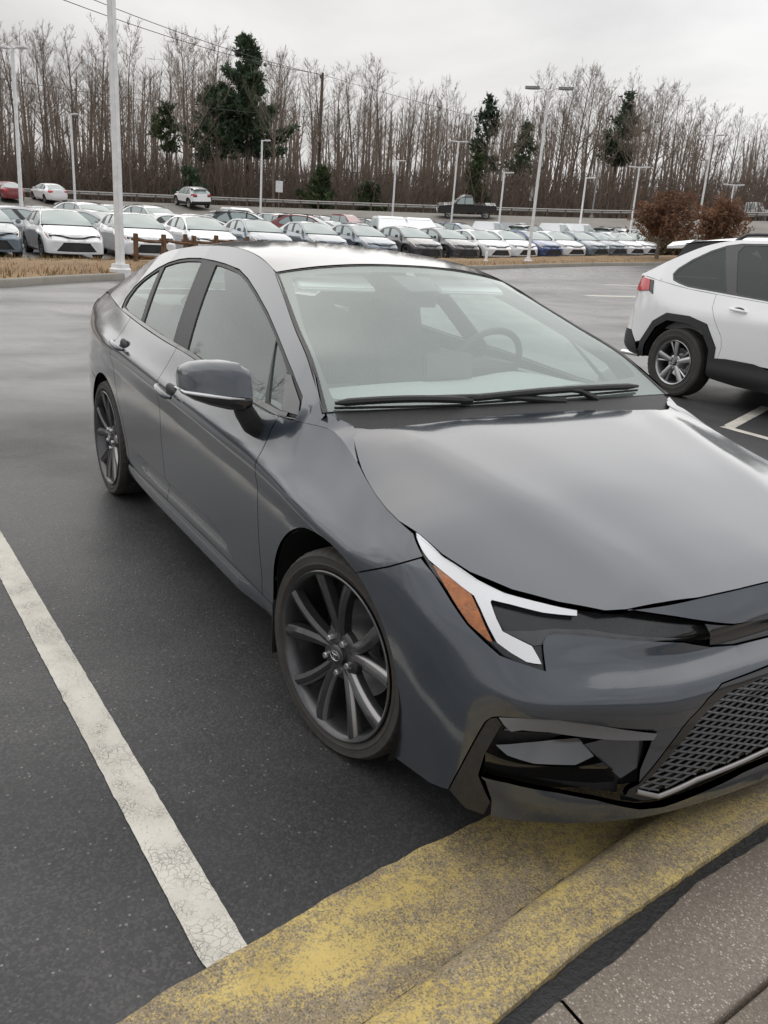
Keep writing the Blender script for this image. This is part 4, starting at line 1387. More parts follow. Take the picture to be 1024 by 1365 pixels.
def asphalt_mat():
    m, nt, out = new_mat('asphalt')
    g = G(nt)
    co = g.pos()
    xyz = g.n('ShaderNodeSeparateXYZ', Vector=co)
    # fine stones
    v1 = g.n('ShaderNodeTexVoronoi', Scale=150.0, Vector=co)
    stone = g.n('ShaderNodeSeparateColor', Color=v1.outputs['Color']).outputs[0]
    v2 = g.n('ShaderNodeTexVoronoi', Scale=78.0, Vector=co)
    chip = g.n('ShaderNodeSeparateColor', Color=v2.outputs['Color']).outputs[1]
    chipm = g.math('MULTIPLY', g.ramp(chip, [(0.93, 0.0), (0.95, 1.0)]), g.ramp(v2.outputs['Distance'], [(0.15, 1.0), (0.34, 0.0)]))
    big = g.noise(co, .55, 6, 0.6, 0.4)
    mid = g.noise(co, 3.2, 7, 0.65)
    # nearer bays carry a darker, newer seal coat; older lane beyond is paler, wet sky sheen put into its colour
    edge = g.math('ADD', g.math('MULTIPLY_ADD', xyz.outputs[0], 1.0, 0.0), g.math('MULTIPLY', g.noise(co, .7, 4), 1.4))
    fresh = g.ramp(g.math('MULTIPLY_ADD', edge, 1 / 6.0, 6.4 / 6.0, clamp=True), [(0.0, 0.0), (0.55, 1.0)])
    old = g.ramp(mid, [(0.25, C4(.17, .167, .166)), (0.75, C4(.225, .22, .217))])
    new = g.ramp(mid, [(0.25, C4(.036, .036, .0372)), (0.8, C4(.062, .0615, .0625))])
    col = g.mix(fresh, old, new)
    col = g.mix(g.math('MULTIPLY', g.ramp(stone, [(0.4, 0.0), (1.0, 1.0)]), 0.62), col, C4(.11, .108, .105))
    col = g.mix(g.math('MULTIPLY', chipm, 0.62), col, C4(.36, .35, .33))
    col = g.mix(g.ramp(big, [(0.42, 0.0), (0.68, 0.45)]), col, C4(.013, .013, .014))
    # long tyre-polished streaks across the lane
    st = g.n('ShaderNodeMapping', Vector=co)
    st.inputs['Rotation'].default_value = (0, 0, rad(20))
    st.inputs['Scale'].default_value = (.50, .035, 1)
    stn = g.noise(st.outputs[0], 1.0, 5, 0.55)
    col = g.mix(g.math('MULTIPLY', g.ramp(stn, [(0.42, 0.0), (0.62, 0.5)]), g.math('SUBTRACT', 1.0, fresh)), col, C4(.040, .040, .041))
    p = g.n('ShaderNodeBsdfPrincipled')
    g.put(p, 'Base Color', col)
    wet = g.ramp(g.math('ADD', g.math('MULTIPLY', big, .6), g.math('MULTIPLY', stn, .4)), [(0.40, .26), (0.60, .46)])
    g.put(p, 'Roughness', g.math('ADD', wet, g.math('MULTIPLY', fresh, .12)))
    g.put(p, 'Specular IOR Level', g.math('MULTIPLY_ADD', fresh, -.20, .5))
    h = g.math('ADD', g.math('MULTIPLY', v1.outputs['Distance'], -1.0), g.math('MULTIPLY', g.noise(co, 420, 3), .5))
    b = g.n('ShaderNodeBump', Strength=0.22, Distance=0.004, Height=h)
    g.put(p, 'Normal', b.outputs[0])
    nt.links.new(p.outputs[0], out.inputs['Surface'])
    return m
M['asphalt'] = asphalt_mat()

def white_line_mat():
    m, nt, out = new_mat('road_paint_white')
    g = G(nt)
    co = g.pos()
    wob = g.n('ShaderNodeVectorMath', _operation='ADD')
    nd = g.n('ShaderNodeTexNoise', Scale=22.0, Detail=3.0, Vector=co)
    sc = g.n('ShaderNodeVectorMath', _operation='SCALE')
    g.put(sc, 'i0', nd.outputs['Color'])
    sc.inputs['Scale'].default_value = 0.034
    g.put(wob, 'i0', co)
    g.put(wob, 'i1', sc.outputs[0])
    v = g.n('ShaderNodeTexVoronoi', _feature='DISTANCE_TO_EDGE', Scale=46.0, Vector=wob.outputs[0])
    v2 = g.n('ShaderNodeTexVoronoi', _feature='DISTANCE_TO_EDGE', Scale=95.0, Vector=wob.outputs[0])
    some = g.ramp(g.noise(co, 6, 4), [(0.44, 0.0), (0.66, .8)])
    crack = g.math('MULTIPLY', g.ramp(v.outputs['Distance'], [(0.006, .9), (0.036, 0.0)]), some)
    fine = g.math('MULTIPLY', g.ramp(v2.outputs['Distance'], [(0.02, .6), (0.07, 0.0)]), g.ramp(g.noise(co, 9, 4), [(0.48, 0.0), (0.62, 1.0)]))
    c = g.math('MAXIMUM', crack, fine)
    pits = g.ramp(g.noise(co, 130, 4, 0.7), [(0.62, 0.0), (0.74, .7)])
    c = g.math('MAXIMUM', c, pits)
    base = g.ramp(g.noise(co, 5, 6, 0.65), [(0.3, C4(.50, .475, .41)), (0.75, C4(.66, .635, .57))])
    col = g.mix(c, base, C4(.07, .068, .065))
    p = g.n('ShaderNodeBsdfPrincipled', Roughness=0.6)
    g.put(p, 'Base Color', col)
    b = g.n('ShaderNodeBump', Strength=0.6, Distance=0.003, Height=g.math('SUBTRACT', g.math('MULTIPLY', g.noise(co, 160, 4), .5), c))
    g.put(p, 'Normal', b.outputs[0])
    nt.links.new(p.outputs[0], out.inputs['Surface'])
    return m
M['line'] = white_line_mat()

def yellow_mat(name='kerb_paint_yellow', bias=0.0):
    m, nt, out = new_mat(name)
    g = G(nt)
    co = g.pos()
    st = g.n('ShaderNodeMapping', Vector=co)
    st.inputs['Rotation'].default_value = (0, 0, rad(-9))
    st.inputs['Scale'].default_value = (2.6, 1.0, 1.0)
    w1 = g.noise(st.outputs[0], 2.4, 6, 0.62, 0.3)
    w2 = g.noise(co, 70, 5, 0.7)
    w3 = g.noise(co, 190, 4, 0.7)
    wear = g.math('ADD', g.math('MULTIPLY', w1, .72), g.math('ADD', g.math('MULTIPLY', w2, .55), g.math('MULTIPLY', w3, .85)))
    paintk = g.math('MULTIPLY', g.ramp(g.math('DIVIDE', wear, 2.12), [(.470 + bias, 0.0), (.548 + bias, 1.0)]), .92)
    ye = g.ramp(g.noise(co, 7, 5, .6), [(0.3, C4(.50, .37, .105)), (0.75, C4(.70, .54, .19))])
    conc = g.ramp(g.noise(co, 9, 7, .68), [(0.25, C4(.165, .130, .085)), (0.55, C4(.265, .212, .14)), (0.8, C4(.38, .315, .215))])
    grit = g.n('ShaderNodeTexVoronoi', Scale=260.0, Vector=co)
    gr_ = g.n('ShaderNodeSeparateColor', Color=grit.outputs['Color']).outputs[0]
    conc = g.mix(g.ramp(gr_, [(0.72, 0.0), (0.8, .6)]), conc, C4(.065, .056, .045))
    conc = g.mix(g.ramp(gr_, [(0.05, .5), (0.1, 0.0)]), conc, C4(.42, .39, .32))
    col = g.mix(paintk, conc, ye)
    col = g.mix(g.ramp(g.noise(co, 3.5, 6, .7), [(.52, 0.0), (.72, .45)]), col, C4(.10, .086, .06))
    p = g.n('ShaderNodeBsdfPrincipled', Roughness=0.7)
    g.put(p, 'Base Color', col)
    b = g.n('ShaderNodeBump', Strength=0.55, Distance=0.004, Height=g.math('ADD', g.math('MULTIPLY', paintk, .35), g.noise(co, 230, 4, .7)))
    g.put(p, 'Normal', b.outputs[0])
    nt.links.new(p.outputs[0], out.inputs['Surface'])
    return m
M['yellow'] = yellow_mat('kerb_paint_yellow', .002)
M['yellow_worn'] = yellow_mat('kerb_paint_worn', .020)

def aggregate_mat():
    m, nt, out = new_mat('exposed_aggregate')
    g = G(nt)
    co = g.pos()
    v = g.n('ShaderNodeTexVoronoi', Scale=230.0, Vector=co)
    hue = g.n('ShaderNodeSeparateColor', Color=v.outputs['Color']).outputs[0]
    stones = g.ramp(hue, [(0.0, C4(.115, .092, .072)), (0.3, C4(.185, .152, .122)), (0.6, C4(.23, .193, .157)), (0.88, C4(.28, .24, .195)), (0.95, C4(.5, .46, .40))])
    mort = C4(.165, .138, .112)
    col = g.mix(g.ramp(v.outputs['Distance'], [(0.38, 0.0), (0.62, .9)]), stones, mort)
    col = g.mix(g.ramp(g.noise(co, 3, 6, .6), [(.4, 0.0), (.75, .45)]), col, C4(.13, .112, .09))
    p = g.n('ShaderNodeBsdfPrincipled', Roughness=0.62)
    g.put(p, 'Base Color', col)
    b = g.n('ShaderNodeBump', Strength=0.35, Distance=0.003, Height=g.math('SUBTRACT', 1.0, v.outputs['Distance']))
    g.put(p, 'Normal', b.outputs[0])
    nt.links.new(p.outputs[0], out.inputs['Surface'])
    return m
M['aggregate'] = aggregate_mat()

def ground_mix(name, stops, scale, rough=.9, scale2=30, bump=.4):
    m, nt, out = new_mat(name)
    g = G(nt)
    co = g.pos()
    f = g.math('ADD', g.math('MULTIPLY', g.noise(co, scale, 6, .65, .3), .62), g.math('MULTIPLY', g.noise(co, scale2, 5, .7), .38))
    p = g.n('ShaderNodeBsdfPrincipled', Roughness=rough)
    g.put(p, 'Base Color', g.ramp(f, stops))
    b = g.n('ShaderNodeBump', Strength=bump, Distance=0.03, Height=f)
    g.put(p, 'Normal', b.outputs[0])
    nt.links.new(p.outputs[0], out.inputs['Surface'])
    return m
M['mulch'] = ground_mix('pine_straw', [(.3, C4(.10, .060, .028)), (.48, C4(.20, .125, .058)), (.62, C4(.27, .175, .085)), (.75, C4(.13, .125, .05))], 1.1, scale2=14)
M['bank'] = ground_mix('bank_gravel', [(.3, C4(.155, .140, .122)), (.5, C4(.21, .195, .175)), (.7, C4(.255, .235, .20))], .35, scale2=3)
M['woods'] = ground_mix('leaf_litter', [(.3, C4(.07, .05, .036)), (.55, C4(.12, .085, .06)), (.75, C4(.16, .12, .08))], .4)
M['concrete'] = ground_mix('concrete', [(.3, C4(.21, .195, .17)), (.55, C4(.29, .27, .235)), (.75, C4(.34, .32, .28))], 2.0, scale2=40)
M['sealant'] = pbr('sealant', (.013, .013, .014), .5, noise=.4, nscale=80, bump=.5)

R_LOT = [0.4, 2, 4, 6, 8, 10, 12, 14, 16, 18, 20, 22, 24, 26, 29, 32, 36, 40, 45, 50, 56, 61, 66]
R_BANK = [66, 68, 70, 72, 74, 76, 78, 80, 82, 84, 86]
R_WOOD = [86, 95, 105, 120, 140, 170, 230, 400, 900, 2400]
V, F = polar_mesh(R_LOT)
V = np.vstack([V, [(CAM_C.x, CAM_C.y, 0)]])
F = F + [(len(V) - 1, k, (k + 1) % 120) for k in range(120)]
link('parking_lot', mesh_np('parking_lot', V, F), None, 'asphalt', 'structure')
link('road_bank', mesh_np('road_bank', *polar_mesh(R_BANK)), None, 'bank', 'structure')
link('forest_floor', mesh_np('forest_floor', *polar_mesh(R_WOOD)), None, 'woods', 'structure')

def ribbon(name, left, right, z, mat, kind='structure', parent=None, sub=1, wob=0.0):
    """flat strip between two polylines"""
    def dens(l):
        l = np.array(l, float)
        s = np.concatenate([[0], np.cumsum(np.hypot(*np.diff(l, axis=0).T))])
        q = np.linspace(0, s[-1], sub + 1) if sub > 1 else s
        return np.column_stack([np.interp(q, s, l[:, 0]), np.interp(q, s, l[:, 1])])
    a, b = dens(left), dens(right)
    if wob:
        a = a + RNG.normal(0, wob, a.shape)
        b = b + RNG.normal(0, wob, b.shape)
    n = len(a)
    V_ = [(p[0], p[1], z + gz(*p)) for p in a] + [(p[0], p[1], z + gz(*p)) for p in b]
    F_ = [(i, i + 1, n + i + 1, n + i) for i in range(n - 1)]
    V_ = np.array(V_)
    fn = np.cross(V_[F_[0][1]] - V_[F_[0][0]], V_[F_[0][2]] - V_[F_[0][0]])
    if fn[2] < 0:
        F_ = [f[::-1] for f in F_]
    return link(name, mesh_np(name, V_, F_, smooth=False), parent, mat, kind)

# painted bay lines
ribbon('bay_line', [(.615, -1.372), (.60, -1.374), (-6.2, -1.69)], [(.632, -1.468), (.60, -1.478), (-6.2, -1.795)], .004, 'line', sub=260, wob=.0008)
ribbon('bay_line', [(.30, 1.60), (-5.6, 1.35)], [(.30, 1.70), (-5.6, 1.45)], .004, 'line', sub=40, wob=.0008)
ribbon('bay_line', [(.1, 4.64), (-2.95, 4.64)], [(.1, 4.74), (-2.95, 4.74)], .004, 'line', sub=30, wob=.0008)
ribbon('bay_line', [(-2.86, 4.74), (-3.45, 6.10)], [(-2.98, 4.74), (-3.57, 6.10)], .0045, 'line', sub=20, wob=.0008)
ribbon('bay_line', [(-4.9, 6.15), (-5.55, 6.15)], [(-4.9, 6.42), (-5.55, 6.42)], .004, 'line', sub=6)
ribbon('bay_line', [(.1, 7.72), (-5.6, 7.72)], [(.1, 7.82), (-5.6, 7.82)], .004, 'line', sub=20)
for (x0, y0, x1, y1, w_) in ((-15.9, 15.3, -15.3, 17.0, .28), (-18.9, 18.9, -18.6, 20.3, .25), (-12.5, 13.6, -12.0, 15.2, .2)):
    ribbon('lane_marking', [(x0, y0), (x1, y1)], [(x0 - w_, y0), (x1 - w_, y1)], .004, 'line')

# gutter, kerb, joint, pavement in front of the bays: lines over y
KY = np.array([-6, -3.5, -2.3, -1.664, -1.516, -1.275, -1.095, -.864, -.64, -.3, .1, 1.0, 2.5, 6, 14])
def kx(pts, y):
    p = np.array(pts)
    return np.interp(y, p[:, 0], p[:, 1])
E_ASPH = [(-6, 1.62), (-3.5, 1.06), (-2.3, .80), (-1.664, .663), (-1.516, .627), (-1.275, .586), (-1.095, .545), (-.864, .516), (-.64, .488), (0, .41), (1, .32), (2.5, .26), (6, .20), (14, .2)]
E_FACE = [(-6, 2.0), (-3.5, 1.46), (-2.3, 1.19), (-1.273, .946), (-.946, .883), (-.654, .828), (-.379, .777), (-.07, .735), (1, .70), (2.5, .64), (6, .58), (14, .58)]
E_OUT = [(-6, 2.15), (-3.5, 1.61), (-2.3, 1.345), (-1.296, 1.105), (-1.047, 1.055), (-.752, .997), (-.403, .952), (-.006, .905), (1, .83), (2.5, .79), (6, .73), (14, .73)]
E_DARK = [(-6, 2.19), (-3.5, 1.65), (-2.3, 1.385), (-1.296, 1.14), (-.997, 1.088), (-.69, 1.048), (-.383, .978), (-.074, .952), (1, .87), (2.5, .83), (6, .77), (14, .77)]
yy = np.unique(np.concatenate([np.linspace(-6, 14, 60), np.linspace(-2.2, .6, 110)]))
KH = .080
def kerb_piece(name, prof, mat, jit=0.0):
    """prof: list of functions y -> (x, z)"""
    rows = []
    for y in yy:
        rows.append([(f(y)[0] + (random.gauss(0, jit) if jit and -2.2 < y < .6 else 0), y, f(y)[1]) for f in prof])
    V_ = [p for r in rows for p in r]
    k = len(prof)
    F_ = [(i * k + j, i * k + j + 1, (i + 1) * k + j + 1, (i + 1) * k + j) for i in range(len(rows) - 1) for j in range(k - 1)]
    me = mesh_np(name, V_, F_)
    me.set_sharp_from_angle(angle=rad(40))
    return link(name, me, None, mat, 'structure')
A_ = lambda y: kx(E_ASPH, y)
Fc = lambda y: kx(E_FACE, y)
Ou = lambda y: kx(E_OUT, y)
Dk = lambda y: kx(E_DARK, y)
kerb_piece('gutter', [lambda y: (A_(y), -.03), lambda y: (A_(y) + .001 + .004 * math.sin(31 * y) * math.sin(13 * y), .004), lambda y: (A_(y) + .012, .007), lambda y: (A_(y) * .5 + Fc(y) * .5, .0065), lambda y: (Fc(y) - .05, .006)], 'yellow', .0012)
kerb_piece('kerb', [lambda y: (Fc(y) - .05, .006), lambda y: (Fc(y) - .042, .012), lambda y: (Fc(y) - .026, KH * .45), lambda y: (Fc(y) - .014, KH - .018), lambda y: (Fc(y), KH - .006), lambda y: (Fc(y) + .024, KH), lambda y: (Ou(y) - .014, KH + .001), lambda y: (Ou(y) - .003, KH - .004), lambda y: (Ou(y), KH - .03)], 'yellow_worn', .0010)
kerb_piece('joint_filler', [lambda y: (Ou(y) - .004, KH - .016), lambda y: (Dk(y) + .012, KH - .012)], 'sealant', .003)
yedge = [y for y in yy]
sw = bpy.data.objects.new('sidewalk', None)
COL.objects.link(sw)
sw['kind'] = 'structure'
def slab(x_in, x_out, y0, y1, mat):
    ys = [y for y in yy if y0 < y < y1]
    ys = [y0] + ys + [y1]
    V_, F_ = [], []
    for y in ys:
        a, b = x_in(y), x_out(y)
        V_ += [(a, y, KH - .06), (a + .001, y, KH - .004), (a + .007, y, KH + .001), (b - .007, y, KH + .001), (b - .001, y, KH - .004), (b, y, KH - .06)]
    for i in range(len(ys) - 1):
        for j in range(5):
            F_.append((i * 6 + j, i * 6 + j + 1, (i + 1) * 6 + j + 1, (i + 1) * 6 + j))
    me = mesh_np('paving_slab', V_, F_)
    me.set_sharp_from_angle(angle=rad(50))
    return link('paving_slab', me, sw, mat)
XJ = lambda y: 1.247 - .10 * (y + .55) if y < 3 else .892
for (y0, y1) in ((-6, -3.004), (-2.996, -.004 - .9), (-.896, 2.0), (2.01, 6)):
    slab(lambda y: Dk(y) + random.gauss(0, .0012), XJ, y0, y1, 'aggregate')
    slab(lambda y: XJ(y) + .010, lambda y: XJ(y) + 2.6, y0, y1, 'aggregate')
bm = bmesh.new()
vs = [bm.verts.new(p) for p in ((2.2, -6, KH - .05), (5.5, -6, KH - .05), (5.5, 6, KH - .05), (.72, 6, KH - .05))]
bm.faces.new(vs)
bm_obj('slab_bed', bm, 'sealant', sw)

# verge with pine straw in front of the far row of cars
def polar(a, d):
    return (CAM_C.x + d * math.cos(rad(a)), CAM_C.y + d * math.sin(rad(a)))
VA = np.array([188, 172.7, 165.9, 159.6, 152.6, 143.3, 133.0, 126.9])
VF = np.array([14.6, 17.9, 21.0, 25.0, 29.0, 34.6, 45.5, 55.0])
VB = np.array([23.5, 25.2, 26.4, 28.6, 33.4, 42.0, 55.5, 65.0])
aa = np.linspace(188, 127, 96)
V_, F_ = [], []
for a in aa:
    f_ = np.interp(-a, -VA, VF)
    b_ = np.interp(-a, -VA, VB)
    for k, t in enumerate(np.linspace(0, 1, 7)):
        x, y = polar(a, f_ + .16 + (b_ - f_ - .32) * t)
        V_.append((x, y, gz(x, y) + .13 + .12 * math.sin(math.pi * t) + (random.gauss(0, .02) if 0 < k < 6 else 0)))
for i in range(len(aa) - 1):
    for k in range(6):
        F_.append((i * 7 + k, i * 7 + k + 1, (i + 1) * 7 + k + 1, (i + 1) * 7 + k))
link('verge', mesh_np('verge', V_, F_), None, 'mulch', 'structure')
for nm, arr, sgn in (('verge_kerb', VF, 1), ('verge_kerb', VB, -1)):
    V_, F_ = [], []
    for a in aa:
        d0 = np.interp(-a, -VA, arr)
        for (o_, z_) in ((0, -.02), (.02, .12), (.05, .145), (.16, .15), (.20, .06)):
            x, y = polar(a, d0 + o_ * sgn)
            V_.append((x, y, gz(x, y) + z_))
    for i in range(len(aa) - 1):
        for k in range(4):
            q = (i * 5 + k, i * 5 + k + 1, (i + 1) * 5 + k + 1, (i + 1) * 5 + k)
            F_.append(q if sgn > 0 else q[::-1])
    link(nm, mesh_np(nm, V_, F_), None, 'concrete', 'structure')
# tufts of dead grass and straw on the verge
V_, F_ = [], []
for i in range(9000):
    a = random.uniform(127, 187)
    f_ = np.interp(-a, -VA, VF) + .25
    b_ = np.interp(-a, -VA, VB) - .25
    x, y = polar(a, random.uniform(f_, b_))
    z = gz(x, y) + .18
    h = random.uniform(.03, .14)
    q = random.uniform(0, 6.3)
    dx, dy = math.cos(q), math.sin(q)
    n = len(V_)
    V_ += [(x - dx * .015, y - dy * .015, z - .06), (x + dx * .015, y + dy * .015, z - .06), (x + random.gauss(0, .06), y + random.gauss(0, .06), z + h)]
    F_.append((n, n + 1, n + 2))
M['straw'] = ground_mix('straw', [(.3, C4(.14, .085, .035)), (.5, C4(.26, .17, .075)), (.7, C4(.16, .15, .05))], 1.5)
link('grass', mesh_np('grass', V_, F_, smooth=False), None, 'straw', 'stuff')
# ------------------------------------------------------------------ the grey sedan
hero = build_sedan('grey_sedan', 'paint_grey', 1, rad(9.86))
tag(hero, 'dark grey sedan parked in the nearest bay with its nose over the yellow kerb', 'car')
# ------------------------------------------------------------------ sport utility vehicle (own frame: front axle at x = 0, right side -y)
def st2(x, prof):
    return [(x, w, z) for w, z in prof]
SV = [
    [(-3.60, 0, .36), (-3.66, 0, .42), (-3.665, 0, .52), (-3.64, 0, .66), (-3.60, 0, .82), (-3.57, 0, .96), (-3.54, 0, 1.10), (-3.50, 0, 1.215)],
    [(-3.58, .45, .36), (-3.64, .46, .42), (-3.65, .46, .52), (-3.625, .46, .66), (-3.59, .46, .82), (-3.56, .45, .96), (-3.53, .45, 1.10), (-3.49, .44, 1.215)],
    [(-3.50, .72, .36), (-3.555, .75, .42), (-3.57, .76, .52), (-3.55, .76, .66), (-3.53, .76, .82), (-3.51, .75, .96), (-3.49, .74, 1.10), (-3.45, .72, 1.215)],
    st2(-3.36, [(.82, .36), (.855, .42), (.87, .52), (.872, .66), (.872, .82), (.862, .95), (.85, 1.09), (.815, 1.215)]),
    st2(-3.10, [(.86, .34), (.895, .40), (.908, .52), (.912, .66), (.912, .82), (.905, .95), (.880, 1.08), (.850, 1.18)]),
    st2(-2.69, [(.87, .28), (.905, .36), (.920, .48), (.928, .62), (.926, .78), (.916, .92), (.880, 1.05), (.855, 1.13)]),
    st2(-2.25, [(.86, .25), (.90, .33), (.908, .46), (.914, .60), (.916, .76), (.908, .92), (.873, 1.04), (.852, 1.105)]),
    st2(-1.70, [(.85, .24), (.895, .32), (.900, .46), (.908, .60), (.914, .76), (.908, .92), (.873, 1.02), (.852, 1.08)]),
    st2(-1.0, [(.85, .24), (.895, .32), (.900, .46), (.908, .60), (.914, .76), (.908, .91), (.873, 1.0), (.852, 1.06)]),
    st2(-.50, [(.86, .25), (.90, .33), (.908, .46), (.915, .60), (.918, .76), (.908, .90), (.868, .99), (.84, 1.045)]),
    st2(-.20, [(.87, .26), (.905, .35), (.918, .48), (.925, .62), (.922, .78), (.905, .90), (.85, .98), (.78, 1.03)]),
    st2(.10, [(.87, .26), (.905, .35), (.918, .48), (.922, .62), (.918, .78), (.895, .89), (.84, .95), (.77, .99)]),
    st2(.42, [(.85, .26), (.885, .34), (.895, .46), (.893, .60), (.882, .76), (.86, .86), (.81, .915), (.745, .95)]),
    [(.66, .74, .24), (.69, .75, .33), (.70, .75, .46), (.69, .745, .60), (.68, .73, .74), (.66, .71, .84), (.62, .68, .89), (.56, .63, .925)],
    [(.80, .50, .22), (.83, .50, .33), (.84, .50, .46), (.83, .50, .60), (.81, .49, .74), (.78, .48, .84), (.73, .46, .89), (.65, .43, .925)],
    [(.88, 0, .22), (.91, 0, .33), (.92, 0, .46), (.91, 0, .60), (.89, 0, .74), (.85, 0, .84), (.79, 0, .90), (.69, 0, .94)],
]
_r2 = np.array([[q[4][0], q[4][1]] for q in SV])
_a2 = np.concatenate([[0], np.cumsum(np.hypot(*np.diff(_r2, axis=0).T))])
_a2 -= _a2[10] + .20
SBAND = Band(list(zip(_a2, SV)))
SF2, SR2 = float(_a2[-1]), float(_a2[0])
_t2 = np.array([(q[7][0], q[7][1], q[7][2]) for q in SV[2:12]])
SRAIL = np.array([(-.32, 1.045), (-.60, 1.21), (-.95, 1.42), (-1.25, 1.565), (-1.55, 1.625), (-2.0, 1.650), (-2.45, 1.632), (-2.75, 1.555), (-2.95, 1.462), (-3.15, 1.362), (-3.36, 1.262), (-3.455, 1.222)])

def suv_side(x, z):
    x = np.asarray(x, float)
    z = np.asarray(z, float)
    t = hermite(_t2[:, 0], _t2[:, 1:], x)
    wt = np.where(x > -3.10, t[:, 0], np.interp(x, [-3.46, -3.1], [.78, .855]))
    dz = z - t[:, 1]
    return np.stack([x, -(wt - .30 * dz - .16 * dz * np.abs(dz)), z], 1)

def srail3(x):
    z = hermite(-SRAIL[:, 0], SRAIL[:, 1:], -np.asarray(x, float))[:, 0]
    return suv_side(x, z)

def sstrip(centre, ex, lu, lt, pw=2.2, ins=.003):
    r = srail3(np.array(ex))
    return Strip(centre, None, lu, lt, pw, edge=[(a[0], -a[1] - ins, a[2] - ins * .3) for a in r])
S_WS = sstrip([(-.24, 1.07), (-.55, 1.26), (-.88, 1.45), (-1.20, 1.60)], [-.33, -.62, -.95, -1.25], 1.1, .72)
_re = [tuple(np.array((q[0], -q[1] - .003, q[2]))) for q in srail3(np.array([-1.25, -1.58, -2.02, -2.42]))] + [(-2.78, .635, 1.618), (-3.06, .60, 1.585)]
S_ROOF = Strip([(-1.21, 1.605), (-1.6, 1.672), (-2.05, 1.698), (-2.5, 1.690), (-2.84, 1.658), (-3.12, 1.62)], None, 2.0, .66, 2.6, edge=_re)
S_RG = sstrip([(-3.10, 1.585), (-3.27, 1.43), (-3.42, 1.31), (-3.50, 1.218)], [-2.98, -3.16, -3.36, -3.452], .5, .66)

def suv_hood(x, w):
    x = np.asarray(x, float)
    w = np.asarray(w, float)
    zc = np.interp(x, [-.35, -.1, .3, .55, .70], [1.075, 1.055, 1.005, .965, .935])
    return np.stack([x, w, zc - .045 * (np.abs(w) / .75) ** 3], 1)

